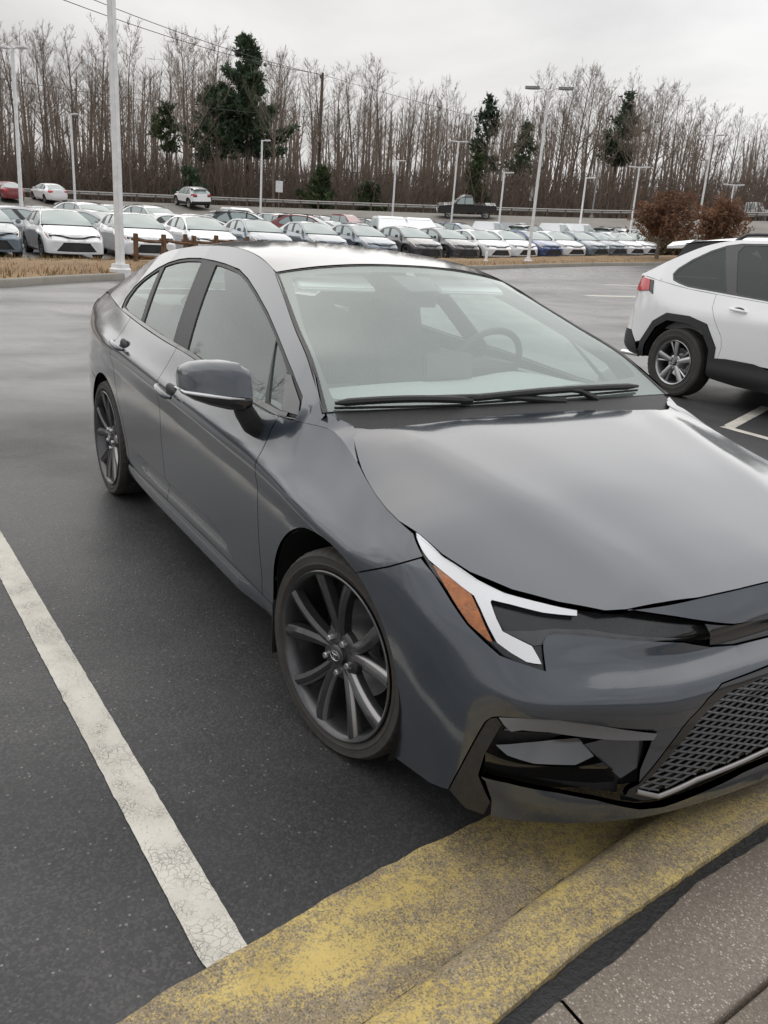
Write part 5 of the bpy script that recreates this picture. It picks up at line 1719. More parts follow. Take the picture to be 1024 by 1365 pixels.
def build_suv(name, pm, d):
    root = empty(name)
    rs = .04 if d else .16
    kw = dict(gap=.002 if d else .001, lip=.012 if d else 0)
    sm = lambda u, v: np.abs(u - SF2) < 1e-4
    sr = lambda u, v: np.abs(u - SR2) < 1e-4
    def hexarch(cx, grow=0.0):
        """squared-off wheel opening (s, z) going over from front to rear"""
        P = [(.44, .30), (.43, .56), (.30, .745), (.10, .79), (-.16, .79), (-.31, .70), (-.44, .50), (-.455, .36)]
        return [(cx + x * (1 + grow), .36 + (z - .36) * (1 + grow)) for x, z in P]
    def ztop2(s):
        return SBAND.col(np.atleast_1d(np.asarray(s, float)))[:, -1, 2]
    def tl(s0, s1, n=12):
        ss = np.linspace(s0, s1, n)
        return list(zip(ss, ztop2(ss)))
    inn_f, inn_r = hexarch(0), hexarch(-2.69)
    out_f, out_r = hexarch(0, .17), hexarch(-2.69, .17)
    if d:
        sh = lambda s, z: SBAND(s, z) - normals_of(SBAND, s, z) * .02
        emit('inner_shell', build_panel(sh, [(SR2, .42), (-3.4, .40)] + out_r[::-1][1:-1] + [(-2.1, .4), (-.6, .4)] + out_f[::-1][1:-1] + [(.7, .4), (SF2, .4)] + tl(SF2, SR2, 60), gap=0, lip=0, res=.07), 'void', root, 'J')
    # painted body: quarter with rear door cut, doors, fender, bumpers
    cut_r = [(-2.145, .485), (-2.12, .60), (-2.14, .70), (-2.26, .86), (-2.33, .98)]
    P = cut_r + tl(-2.345, -3.38, 12) + [(-3.50, 1.185), (-3.50, .955), (-3.42, .80), (-3.40, .62), (-3.285, .50)] + out_r[::-1][1:-1] + [(-2.19, .485)]
    emit('quarter_panel', build_panel(SBAND, P, res=rs, **kw), pm, root, 'RL')
    rd = [(-1.20, .485), (-1.18, .80)] + tl(-1.18, -2.345, 12) + cut_r[::-1]
    rdo = emit('rear_door', build_panel(SBAND, rd, res=rs, **kw), pm, root, 'RL')
    fd = [(-.50, .485), (-.50, .80), (-.47, .95)] + tl(-.50, -1.18, 8) + [(-1.18, .80), (-1.20, .485)]
    fdo = emit('front_door', build_panel(SBAND, fd, res=rs, **kw), pm, root, 'RL')
    P = out_f[1:-1] + [(-.50, .485), (-.50, .80), (-.47, .95)] + tl(-.44, .42, 10) + [(.50, .80), (.52, .62)]
    emit('fender', build_panel(SBAND, P, res=rs, **kw), pm, root, 'RL')
    P = [(.52, .62), (.50, .80), (.50, .85), (1.0, .78), (SF2, .78), (SF2, .50), (.9, .50), (.6, .50)]
    emit('front_bumper', build_panel(SBAND, P, res=rs, seam=sm, **kw), pm, root, 'J')
    emit('grille', build_panel(SBAND, [(.9, .78), (SF2, .78), (SF2, .885), (.95, .86)], res=rs, seam=sm, off=-.01, **kw), 'trim_black', root, 'J')
    emit('lower_bumper', build_panel(SBAND, [out_f[0], (.56, .50), (.9, .50), (SF2, .50), (SF2, .23), (.9, .23), (.62, .25)], res=rs, seam=sm, **kw), 'trim_black', root, 'J')
    emit('headlight', build_panel(SBAND, [(.50, .85), (.48, .90), (.62, .905), (.95, .86), (.95, .79)], res=rs, off=.003, **kw), 'drl', root, 'RL')
    # tail: painted tailgate, lamps, black lower bumper
    P = [(-3.42, .80), (-3.50, .955), (-3.60, .955), (-3.86, .96), (-3.86, 1.08), (-3.55, 1.12), (-3.42, 1.20)] + tl(-3.45, SR2, 8) + [(SR2, .62), (-3.8, .62), (-3.40, .62)]
    emit('tailgate', build_panel(SBAND, P, res=rs, seam=sr, **kw), pm, root, 'J')
    emit('tail_lamp', build_panel(SBAND, [(-3.20, 1.07), (-3.232, 1.183), (-3.42, 1.205), (-3.62, 1.20), (-3.84, 1.17), (-3.84, 1.07), (-3.6, 1.055), (-3.38, 1.05)], res=.03 if d else .1, gap=0, lip=.012, off=.012), 'red_lens', root, 'RL')
    emit('lamp_surround', build_panel(SBAND, [(-3.140, 1.035), (-3.188, 1.178), (-3.233, 1.184), (-3.203, 1.062)], res=.03 if d else .1, gap=0, lip=.012, off=.008), 'gloss_black', root, 'RL')
    P = [out_r[-1], (-3.285, .50), (-3.40, .62), (-3.8, .62), (SR2, .62), (SR2, .37), (-3.7, .37), (-3.35, .365), (-3.22, .36)]
    emit('rear_bumper', build_panel(SBAND, P, res=rs, seam=sr, off=.006, **kw), 'trim_black', root, 'J')
    # cladding
    for cx, o_, i_ in ((0, out_f, inn_f), (-2.69, out_r, inn_r)):
        emit('arch_cladding', build_panel(SBAND, o_ + i_[::-1], res=rs, gap=0, lip=.03 if d else 0, off=.010), 'trim_black', root, 'RL')
    P = [(-.53, .485), (-.75, .495), (-1.55, .470), (-1.72, .500), (-2.05, .500), (-2.19, .485), (-2.22, .28)] + [(s, .25) for s in (-1.9, -1.4, -.9)] + [(-.48, .28)]
    emit('sill_cladding', build_panel(SBAND, P, res=rs, gap=0, lip=.02 if d else 0, off=.012), 'trim_black', root, 'RL')
    # glass house
    xr = np.linspace(-.33, -3.45, 40)
    zr = hermite(-SRAIL[:, 0], SRAIL[:, 1:], -xr)[:, 0]
    xb = np.linspace(-3.44, -.36, 30)
    zb = np.minimum(np.interp(xb, _t2[:, 0], _t2[:, 2]), np.interp(-xb, -xr, zr) - .004)
    zbelt = lambda x: np.interp(x, [-3.1, -2.69, -1.7, -1.0, -.5], [1.185, 1.145, 1.095, 1.075, 1.062])
    SD = [(-.58, 1.075), (-.75, 1.22), (-1.02, 1.395), (-1.30, 1.545), (-1.55, 1.597), (-2.0, 1.623), (-2.3, 1.612), (-2.46, 1.585), (-2.62, 1.525), (-2.80, 1.425), (-2.93, 1.325), (-2.97, 1.265), (-2.935, 1.20), (-2.84, 1.172)] + [(x, float(zbelt(x))) for x in np.linspace(-2.72, -.70, 14)]
    emit('cabin_frame', build_panel(suv_side, list(zip(xr, zr)) + list(zip(xb, zb)), [SD], res=.04 if d else .16, gap=.001, lip=.012 if d else 0), pm, root, 'RL')
    dt = np.array(SD[:9])
    top = lambda x: float(np.interp(-x, -dt[:, 0], dt[:, 1])) - .018
    g1 = [(x, top(x)) for x in np.linspace(-.86, -1.46, 8)] + [(x, float(zbelt(x)) + .018) for x in np.linspace(-1.46, -.72, 6)]
    g2_ = [(x, top(x)) for x in np.linspace(-1.54, -2.26, 8)] + [(-2.30, 1.53), (-2.12, 1.145)] + [(x, float(zbelt(x)) + .018) for x in np.linspace(-2.08, -1.54, 6)]
    g3 = [(-2.47, 1.563), (-2.61, 1.507), (-2.79, 1.408), (-2.905, 1.315), (-2.945, 1.262), (-2.915, 1.212), (-2.83, 1.190)] + [(x, float(zbelt(x)) + .018) for x in np.linspace(-2.7, -2.24, 4)]
    emit('window_frame', build_panel(suv_side, SD, [g1, g2_, g3], res=.06 if d else .2, gap=.002, lip=.006 if d else 0, off=-.005), 'gloss_black', root, 'RL')
    gm = 'glass_privacy' if d else 'glass_far'
    for k, side in ((0, 'R'), (1, 'L')):
        emit('window', build_panel(suv_side, g1, res=.12, gap=-.002, lip=0, off=-.009), gm, fdo[k], side)
        emit('window', build_panel(suv_side, g2_, res=.12, gap=-.002, lip=0, off=-.009), gm, rdo[k], side)
        emit('quarter_window', build_panel(suv_side, g3, res=.12, gap=-.002, lip=0, off=-.009), gm, root, side)
    def full(S):
        return [(0, -S.lt), (S.lu, -S.lt), (S.lu, S.lt), (0, S.lt)]
    emit('windshield', build_panel(S_WS, full(S_WS), res=.08 if d else .25, gap=.004, lip=0), 'glass_privacy' if d else 'glass_far', root, 'R')
    emit('roof', build_panel(S_ROOF, full(S_ROOF), res=.06 if d else .25, gap=.001, lip=.02 if d else 0), pm, root, 'R')
    emit('rear_window', build_panel(S_RG, full(S_RG), res=.06 if d else .25, gap=.003, lip=0), gm, root, 'R')
    hp = [(-.30, -.74), (.10, -.765), (.42, -.74), (.56, -.63), (.65, -.43), (.69, 0), (.65, .43), (.56, .63), (.42, .74), (.10, .765), (-.30, .74), (-.24, 0)]
    emit('bonnet', build_panel(suv_hood, hp, res=.07 if d else .2, **kw), pm, root, 'R')
    # spoiler over the rear window
    bm = bmesh.new()
    a = [(-3.02, 1.628), (-3.33, 1.592), (-3.335, 1.570), (-3.10, 1.580)]
    ws_ = (.605, .58, .57, .60)
    L_ = [[bm.verts.new((x, w * s_, z - (.05 if abs(s_) == 1 else .0))) for (x, z), w in zip(a, ws_)] for s_ in (-1, -.85, -.4, .4, .85, 1)]
    for p, q in zip(L_, L_[1:]):
        for k in range(4):
            bm.faces.new((p[k], p[(k + 1) % 4], q[(k + 1) % 4], q[k]))
    bm.faces.new(L_[0][::-1])
    bm.faces.new(L_[-1])
    bm_obj('roof_spoiler', bm, pm, root, smooth=True)
    for sg in (1, -1):
        bm = bmesh.new()                 # black filler between roof edge and the sloping pillar
        lo_ = srail3(np.linspace(-2.40, -3.02, 9))
        hi_ = S_ROOF(np.linspace(1.50, 1.995, 9), np.full(9, .655))
        va = [bm.verts.new((q[0], (q[1] + .006) * sg, q[2] - .004)) for q in lo_]
        vb = [bm.verts.new((q[0], (q[1] + .004) * sg, q[2] - .006)) for q in hi_]
        for i in range(8):
            f_ = (va[i], va[i + 1], vb[i + 1], vb[i])
            bm.faces.new(f_)
        bmesh.ops.recalc_face_normals(bm, faces=bm.faces)
        bm_obj('pillar_filler', bm, 'void', root, smooth=True)
    for sg in (1, -1):
        bm = bmesh.new()
        rr = srail3(np.linspace(-1.45, -2.42, 9))
        pts = [(q[0], (q[1] + .045) * sg, q[2] + .045 + .012 * math.sin(math.pi * i / 8)) for i, q in enumerate(rr)]
        pts[0] = (pts[0][0], pts[0][1], pts[0][2] - .045)
        pts[-1] = (pts[-1][0], pts[-1][1], pts[-1][2] - .045)
        add_tube(bm, pts, .017, 8 if d else 4)
        bm_obj('roof_rail', bm, 'trim_black', root, smooth=True)
        bm = bmesh.new()
        add_box(bm, (-.68, -1.0 * sg, 1.14), (.12, .18, .15))
        bm_obj('door_mirror', bm, pm, root, bevel=.035)
    for (x, y, left) in ((0, -.80, False), (0, .80, True), (-2.69, -.805, False), (-2.69, .805, True)):
        make_wheel('wheel', root, (x, y, .362), 0, left, 1 if d else 0, tyre_r=.362, rim_r=.232, width=.23, style='bright')
    for cx in (0, -2.69):
        for sg in (1, -1):
            bm = bmesh.new()
            P = inn_f
            pts = [(cx + x, z) for x, z in P]
            prev = None
            ring = []
            for (x, z) in pts:
                row = [bm.verts.new((x, -.895 * sg, z)), bm.verts.new((x, -.56 * sg, z))]
                ring.append(row[1])
                if prev:
                    bm.faces.new((prev[0], row[0], row[1], prev[1]))
                prev = row
            bm.faces.new(ring)
            bm_obj('wheel_well', bm, 'void', root)
    bm = bmesh.new()
    add_box(bm, (-1.35, 0, .30), (1.75, 1.66, .08))
    add_box(bm, (-1.35, 0, .36), (4.3, 1.0, .10))
    add_box(bm, (-3.15, 0, .40), (.6, 1.3, .10))
    bm_obj('underbody', bm, 'void', root)
    bm = bmesh.new()
    add_box(bm, (-1.9, 0, .85), (2.8, 1.5, .34))
    if d:
        for y in (-.38, .38):
            add_box(bm, (-1.55, y, 1.22), (.14, .48, .55), ry=-.2)
            add_box(bm, (-2.45, y, 1.20), (.14, .55, .50), ry=-.2)
    bm_obj('cabin', bm, 'cabin', root)
    if d:
        for k, sg in ((0, 1), (1, -1)):
            for x0, z0, pr in ((-2.02, .985, rdo[k]), (-1.02, .975, fdo[k])):
                c = SBAND(np.array([x0]), np.array([z0]))[0]
                bm = bmesh.new()
                pts = [(c[0] + .10 * t, (c[1] - .008 - .03 * (1 - t * t) ** .5) * sg, c[2] - .008 * t) for t in np.linspace(-1, 1, 9)]
                add_tube(bm, pts, [.009 + .007 * (1 - abs(t) ** 3) for t in np.linspace(-1, 1, 9)], 8)
                bm_obj('door_handle', bm, pm, pr, smooth=True)
                bm = bmesh.new()
                r = bmesh.ops.create_uvsphere(bm, u_segments=16, v_segments=8, radius=1)
                bmesh.ops.transform(bm, matrix=Matrix.Translation((c[0], (c[1] + .004) * sg, c[2])) @ Matrix.Diagonal((.07, .012, .028, 1)), verts=r['verts'])
                bm_obj('handle_cup', bm, 'trim_black', pr, smooth=True)
        bm = bmesh.new()
        add_tube(bm, [(-3.45, -.62, .33), (-3.70, -.63, .325)], .028, 14, cap=False)
        bm_obj('exhaust_tip', bm, 'chrome', root, smooth=True)
    return root

def build_pickup(name, pm):
    """far pickup truck: cab, bonnet, open bed"""
    root = empty(name)
    def prism(nm, prof, w0, w1, zsplit, mat, parent=root, w_of=None):
        bm = bmesh.new()
        a = [bm.verts.new((x, -(w1 if z > zsplit else w0), z)) for x, z in prof]
        b = [bm.verts.new((x, (w1 if z > zsplit else w0), z)) for x, z in prof]
        n = len(prof)
        bm.faces.new(a)
        bm.faces.new(b[::-1])
        for i in range(n):
            bm.faces.new((a[i], b[i], b[(i + 1) % n], a[(i + 1) % n]))
        bmesh.ops.recalc_face_normals(bm, faces=bm.faces)
        return bm_obj(nm, bm, mat, parent, bevel=.03)
    body = prism('body', [(.95, .45), (.97, .80), (.90, 1.08), (-.35, 1.17), (-.40, 1.20), (-2.25, 1.20), (-2.25, .55), (-.45, .45)], .97, .97, 9, pm)
    prism('cab', [(-.35, 1.18), (-1.05, 1.78), (-1.30, 1.85), (-2.05, 1.84), (-2.25, 1.20)], .93, .70, 1.5, pm)
    prism('windshield', [(-.40, 1.21), (-.42, 1.21), (-1.06, 1.755), (-1.02, 1.755)], .80, .64, 1.5, 'glass_far')
    prism('bed', [(-2.28, .55), (-2.28, 1.16), (-4.15, 1.16), (-4.18, .60)], .97, .97, 9, pm)
    for sg in (1, -1):
        for (x0, x1, t0, t1) in ((-.62, -1.32, -1.05, -1.36), (-1.40, -2.12, -1.42, -2.02)):
            bm = bmesh.new()
            vs = [bm.verts.new((x, y * sg, z)) for x, y, z in ((x0, -.938, 1.24), (x1, -.938, 1.24), (t1, -.735, 1.76), (t0, -.735, 1.74))]
            vs2 = [bm.verts.new(v.co + Vector((0, .02 * sg, 0))) for v in vs]
            bm.faces.new(vs)
            for i in range(4):
                bm.faces.new((vs[i], vs[(i + 1) % 4], vs2[(i + 1) % 4], vs2[i]))
            bmesh.ops.recalc_face_normals(bm, faces=bm.faces)
            bm_obj('window', bm, 'glass_far', root)
        bm = bmesh.new()
        add_box(bm, (-.62, -1.06 * sg, 1.25), (.12, .18, .2))
        bm_obj('door_mirror', bm, 'trim_black', root, bevel=.03)
        bm = bmesh.new()
        add_box(bm, (.945, -.78 * sg, .92), (.06, .30, .18))
        bm_obj('headlight', bm, 'drl', root, bevel=.02)
    bm = bmesh.new()
    add_box(bm, (.965, 0, .88), (.06, 1.14, .34))
    bm_obj('grille', bm, 'trim_black', root, bevel=.02)
    bm = bmesh.new()
    add_box(bm, (1.0, 0, .56), (.14, 1.86, .2))
    bm_obj('bumper', bm, 'satin', root, bevel=.03)
    for (x, y, left) in ((0, -.84, False), (0, .84, True), (-3.25, -.84, False), (-3.25, .84, True)):
        make_wheel('wheel', root, (x, y, .39), 0, left, 0, tyre_r=.39, rim_r=.235, width=.25, style='bright')
    return root
suv = build_suv('white_suv', 'paint_white', 1)
suv.location = (-1.58, 6.345, 0)
tag(suv, 'white sport utility vehicle with black cladding and silver wheels beside the grey sedan', 'car')
FRONT_ROW = [
    (-26.26, 1.27, 0, 'sedan', 'slate', 'slate blue sedan cut by the left edge of the photo, front row'),
    (-26.19, 3.58, 0, 'sedan', 'white', 'white sedan facing the verge, first white one from the left in the front row'),
    (-26.83, 6.04, 0, 'sedan', 'white', 'white sedan half hidden by the white lamp post and wooden rail fence'),
    (-28.53, 8.88, 0, 'sedan', 'white', 'white sedan just behind the second stretch of wooden rail fence'),
    (-30.07, 11.76, 0, 'sedan', 'slate', 'slate blue sedan seen above the roof of the grey car, left one of three alike'),
    (-31.35, 14.86, 0, 'sedan', 'slate', 'slate blue sedan seen above the roof of the grey car, middle one of three alike'),
    (-31.63, 17.45, 0, 'sedan', 'slate', 'slate blue sedan seen above the roof of the grey car, right one of three alike'),
    (-32.64, 20.53, 0, 'sedan', 'dark', 'charcoal sedan in the front row, left one of the pair of charcoal cars'),
    (-33.28, 23.11, 0, 'sedan', 'dark', 'charcoal sedan in the front row next to a white one'),
    (-33.90, 25.60, 0, 'sedan', 'white', 'white sedan between the charcoal pair and the tall lamp post of the verge'),
    (-34.60, 27.91, 0, 'sedan', 'white', 'white sedan standing directly behind the tall lamp post on the verge'),
    (-35.24, 30.23, 0, 'sedan', 'blue', 'dark blue sedan, the only blue one in the front row'),
    (-35.88, 32.51, 0, 'sedan', 'white', 'white sedan in the front row just right of the dark blue one'),
    (-36.40, 34.85, 0, 'sedan', 'slate', 'grey green sedan in the front row beside the white one, nearer of two'),
    (-37.08, 37.00, 0, 'sedan', 'slate', 'grey green sedan in the front row, farther of two side by side'),
    (-37.71, 39.17, 0, 'sedan', 'white', 'white sedan last but one at the far end of the front row'),
    (-38.34, 41.31, 0, 'sedan', 'white', 'white sedan at the far end of the front row by the brown tree'),
]
OTHERS = [
    (-32.27, 4.64, 95, 'sedan', 'silver', 'silver sedan seen from its side behind the first white car at left'),
    (-31.15, 6.68, 40, 'sedan', 'silver', 'silver sedan turned half sideways between the two white cars at left'),
    (-38.78, 7.72, 20, 'suv', 'white', 'white sport utility vehicle roof showing behind the silver sedan at left'),
    (-78.17, 11.68, 190, 'sedan', 'white', 'white sedan side on, high on the road bank at far left'),
    (-78.66, 8.50, 190, 'sedan', 'red', 'dark red sedan high on the road bank at the left edge'),
    (-54.66, 6.91, 185, 'sedan', 'dark', 'dark sedan roof below the white one on the bank, left of two'),
    (-52.38, 8.30, 185, 'sedan', 'black', 'black sedan roof below the white one on the bank, right of two'),
    (-40.00, 11.03, 20, 'suv', 'white', 'white sport utility vehicle behind the fence and the white sedan'),
    (-43.18, 10.34, 10, 'sedan', 'white', 'white sedan roof seen just right of the white lamp post'),
    (-35.47, 11.12, 100, 'sedan', 'white', 'white sedan seen from the side behind the wooden rail fence'),
    (-38.81, 13.44, 95, 'sedan', 'white', 'white sedan side on behind the fence, right one of two'),
    (-75.33, 23.09, 185, 'suv', 'white', 'white sport utility vehicle on the road bank above the fence'),
    (-39.08, 16.12, 60, 'suv', 'black', 'black sport utility vehicle left of the far lamp pole'),
    (-44.27, 19.70, 20, 'suv', 'white', 'white sport utility vehicle left of the red one'),
    (-38.54, 19.22, 50, 'suv', 'red', 'red sport utility vehicle behind the slate blue sedans'),
    (-49.82, 26.96, 30, 'pickup', 'red', 'red pickup truck right of the red sport utility vehicle'),
    (-47.53, 24.88, 30, 'sedan', 'white', 'white sedan roof between the red cars'),
    (-50.72, 29.46, 30, 'suv', 'black', 'black sport utility vehicle behind the third slate blue sedan'),
    (-37.07, 21.92, -10, 'pickup', 'white', 'white pickup truck cab facing front, left one of the pair'),
    (-37.98, 24.25, -10, 'pickup', 'white', 'white pickup truck cab facing front, right one of the pair'),
    (-49.79, 34.38, 20, 'sedan', 'red', 'red sedan far back left of the dark pickup on the bank'),
    (-63.76, 43.29, 238, 'pickup', 'black', 'black pickup truck alone on the road bank behind a lamp pole'),
    (-43.98, 32.23, 20, 'suv', 'blue', 'blue sport utility vehicle behind the charcoal sedans'),
    (-46.37, 35.61, 115, 'pickup', 'white', 'long white pickup truck side on behind the white front row sedans'),
    (-51.28, 39.07, 115, 'sedan', 'red', 'red sedan half hidden behind the long white pickup'),
    (-49.21, 40.09, 115, 'pickup', 'silver', 'silver pickup truck right of the long white one'),
    (-46.11, 39.06, 110, 'suv', 'dark', 'charcoal sport utility vehicle behind the tall lamp post of the verge'),
    (-45.79, 40.96, 110, 'pickup', 'white', 'white pickup truck behind the dark blue sedan'),
    (-45.42, 42.87, 110, 'pickup', 'white', 'white pickup truck second to the right of the tall lamp post'),
    (-45.21, 44.54, 110, 'sedan', 'black', 'black sedan behind the grey green pair of sedans'),
    (-44.47, 45.29, 110, 'suv', 'black', 'black sport utility vehicle behind the grey green pair of sedans'),
    (-44.43, 46.74, 110, 'suv', 'white', 'white sport utility vehicle left of the brown leaved trees'),
    (-45.26, 17.33, 20, 'pickup', 'white', 'white pickup truck far back left of the black sport utility vehicle'),
    (-53.13, 19.61, 30, 'sedan', 'silver', 'silver sedan far back under the guard rail, left of the white pickup'),
    (-54.57, 20.99, 200, 'sedan', 'slate', 'slate blue sedan far back right of the lamp post before the pine'),
    (-51.16, 23.87, 20, 'suv', 'dark', 'charcoal sport utility vehicle far back, directly left of the red one'),
    (-53.05, 27.05, 25, 'suv', 'silver', 'silver sport utility vehicle far back between the two red vehicles'),
    (-46.73, 26.36, 30, 'sedan', 'dark', 'charcoal sedan far back right of the red pickup'),
    (-49.52, 31.10, 20, 'sedan', 'slate', 'slate blue sedan far back between the two white pickup cabs'),
    (-43.42, 29.51, 20, 'suv', 'silver', 'silver sport utility vehicle just right of the pair of white pickup cabs'),
    (-53.08, 11.98, 10, 'suv', 'silver', 'silver sport utility vehicle far back beside the white lamp post'),
    (-59.17, 14.23, 190, 'sedan', 'dark', 'charcoal sedan far back just right of the tall white lamp post'),
    (-61.56, 20.10, 185, 'sedan', 'white', 'white sedan far back right of the white vehicle on the bank'),
    (-55.14, 71.01, 190, 'pickup', 'white', 'white pickup truck on the far road right of the brown trees'),
]
LAMPS = [
    (-18.72, 3.19, 9.00, 'double', 'tall white lamp post on the verge at left, rising out of the picture'),
    (-36.63, 3.76, 7.15, 'double', 'white lamp post behind the silver sedan at the left edge'),
    (-59.79, 10.56, 7.06, 'single', 'slim white lamp post right of the white sedan on the bank'),
    (-58.99, 23.39, 6.55, 'single', 'white lamp post in front of the big pine'),
    (-53.78, 31.51, 5.71, 'single', 'white lamp post above the pair of white pickup cabs'),
    (-50.63, 34.55, 7.06, 'double', 'white lamp post in front of the black pickup on the bank'),
    (-49.41, 37.89, 5.20, 'single', 'slim white lamp post behind the long white pickup'),
    (-28.73, 23.72, 7.11, 'cobra', 'tall white lamp post on the verge with curved lamp arms'),
    (-45.69, 42.28, 4.94, 'single', 'shorter white lamp post, left one of a close pair'),
    (-61.14, 57.97, 4.60, 'plain', 'slim grey pole, right one of a close pair'),
    (-40.45, 41.91, 5.45, 'double', 'white lamp post left of the brown leaved trees'),
    (-36.70, 43.95, 7.32, 'double', 'white lamp post rising behind the brown leaved trees'),
    (-39.13, 49.71, 4.77, 'double', 'white lamp post just right of the brown leaved trees'),
    (-39.28, 54.63, 4.34, 'single', 'white lamp post at the right edge behind the white vehicle'),
]
F1 = [(-21.24, 4.23), (-21.43, 5.03), (-21.57, 5.9)]
F2 = [(-22.4, 5.94), (-22.7, 6.94), (-23.03, 8.04)]
# ------------------------------------------------------------------ cars on the lot behind
def tree_list(root):
    out, todo = [], [root]
    while todo:
        o = todo.pop(0)
        out.append(o)
        todo += [c for c in o.children]
    return out

def stamp(protos, mat_from, mat_to):
    """copy a thing with its parts and sub-parts, painting it another colour"""
    m = {}
    for o in protos:
        c = o.copy()
        COL.objects.link(c)
        m[o] = c
        if o.parent in m:
            c.parent = m[o.parent]
            c.matrix_parent_inverse = o.matrix_parent_inverse
        if o.type == 'MESH':
            for i, s in enumerate(o.material_slots):
                if s.material is M[mat_from]:
                    c.material_slots[i].link = 'OBJECT'
                    c.material_slots[i].material = M[mat_to]
    return m[protos[0]]

def ground_place(o, x, y, h):
    """stand a vehicle on the terrain, following its slope"""
    z = gz(x, y)
    e = 1.2
    n = Vector((-(gz(x + e, y) - gz(x - e, y)) / (2 * e), -(gz(x, y + e) - gz(x, y - e)) / (2 * e), 1)).normalized()
    f = Vector((math.cos(h), math.sin(h), 0))
    f = (f - n * f.dot(n)).normalized()
    r = n.cross(f)
    o.rotation_euler = Matrix((f, r, n)).transposed().to_euler()
    o.location = (x, y, z)

KINDS = {}
used = set()
KINDS['sedan'] = ('far_sedan', build_sedan('sedan', 'paint_white', 0))
KINDS['suv'] = ('far_suv', build_suv('sport_utility_vehicle', 'paint_white', 0))
KINDS['pickup'] = ('far_pickup', build_pickup('pickup_truck', 'paint_white'))
bpy.context.view_layer.update()
PROTO = {k: tree_list(v[1]) for k, v in KINDS.items()}
CATS = {'sedan': 'car', 'suv': 'car', 'pickup': 'pickup truck'}
def put_car(x, y, h, kind, colour, label, group):
    if kind in used:
        o = stamp(PROTO[kind], 'paint_white', 'paint_' + colour)
    else:
        o = PROTO[kind][0]
        used.add(kind)
        for q in PROTO[kind]:
            if q.type == 'MESH':
                for s in q.material_slots:
                    if s.material is M['paint_white'] and colour != 'white':
                        s.link = 'OBJECT'
                        s.material = M['paint_' + colour]
    ground_place(o, x, y, rad(h + random.uniform(-1.5, 1.5)))
    tag(o, label, CATS[kind], group)
PROTO_ORDER = [r for r in FRONT_ROW if r[4] == 'white'] + [r for r in FRONT_ROW if r[4] != 'white']
for r in PROTO_ORDER:
    put_car(*r, 'sedans in the front row behind the verge')
for r in sorted(OTHERS, key=lambda q: q[4] != 'white'):
    put_car(*r, 'vehicles parked further back on the lot')

# ------------------------------------------------------------------ lamp posts
M['post_white'] = pbr('post_white', (.78, .78, .775), .45, noise=.12, nscale=6)
M['post_grey'] = pbr('post_grey', (.30, .30, .30), .5)
M['wood'] = pbr('weathered_wood', (.15, .085, .048), .85, noise=.45, nscale=7, bump=.4)
M['pole_wood'] = pbr('pole_wood', (.11, .088, .068), .9, noise=.35, nscale=5)
M['steel'] = pbr('galvanised', (.30, .29, .275), .45, metal=.6, noise=.2, nscale=3)
M['cable'] = pbr('cable', (.03, .03, .032), .6)

def lamp_post(x, y, h, style, label):
    z = gz(x, y)
    t = empty('lamp_post', (x, y, z))
    t.rotation_euler = (random.gauss(0, .004), random.gauss(0, .004), random.uniform(-.3, .3) + rad(35))
    tag(t, label, 'lamp post', 'lamp posts of the car lot')
    pm = 'post_grey' if style == 'plain' else 'post_white'
    k = 1.0 if h > 7.8 else .8
    bm = bmesh.new()
    lathe(bm, [(0, .24 * k), (.22, .24 * k), (.25, .21 * k), (.25, 0)], 20, axis='Z')
    bm_obj('footing', bm, 'post_white' if style != 'plain' else 'post_grey', t, smooth=True)
    bm = bmesh.new()
    n = 4
    for i in range(n):
        pass
    a, b = .078 * k, .062 * k
    lo = [bm.verts.new((sx * a, sy * a, .2)) for sx, sy in ((-1, -1), (1, -1), (1, 1), (-1, 1))]
    hi = [bm.verts.new((sx * b, sy * b, h)) for sx, sy in ((-1, -1), (1, -1), (1, 1), (-1, 1))]
    for i in range(4):
        bm.faces.new((lo[i], lo[(i + 1) % 4], hi[(i + 1) % 4], hi[i]))
    bm.faces.new(hi)
    bm_obj('post', bm, pm, t, bevel=.008)
    bm = bmesh.new()
    add_box(bm, (0, 0, .29), (.30 * k, .30 * k, .09))
    bm_obj('base_cover', bm, pm, t, bevel=.01)
    heads = {'double': (1, -1), 'cobra': (1, -1), 'single': (1,), 'plain': ()}[style]
    for s in heads:
        bm = bmesh.new()
        if style == 'cobra':
            add_tube(bm, [(0, 0, h - .05), (.25 * s, 0, h + .10), (.55 * s, 0, h + .12)], [.03, .028, .025], 8)
        else:
            add_tube(bm, [(0, 0, h - .06), (.28 * s, 0, h - .04)], .03, 8)
        arm = bm_obj('arm', bm, pm, t, smooth=True)
        bm = bmesh.new()
        if style == 'cobra':
            prof = [(.40, .05), (.55, .13), (.80, .15), (.98, .10), (1.02, .03)]
            rows = []
            for (xx, w) in prof:
                rows.append([bm.verts.new((xx * s, q * w, h + .12 + (.07 * math.cos(q * 1.5)) - (.06 if abs(q) == 1 else 0))) for q in (-1, -.5, 0, .5, 1)])
            for p, q in zip(rows, rows[1:]):
                for i in range(4):
                    bm.faces.new((p[i], q[i], q[i + 1], p[i + 1]))
            bmesh.ops.solidify(bm, geom=bm.faces[:], thickness=.03)
            bm_obj('lamp_head', bm, 'post_grey', t, smooth=True)
        else:
            add_box(bm, (.46 * s, 0, h - .03), (.44, .30, .075), ry=-.06 * s)
            bm_obj('lamp_head', bm, pm, t, bevel=.02)
for r in LAMPS:
    lamp_post(*r)

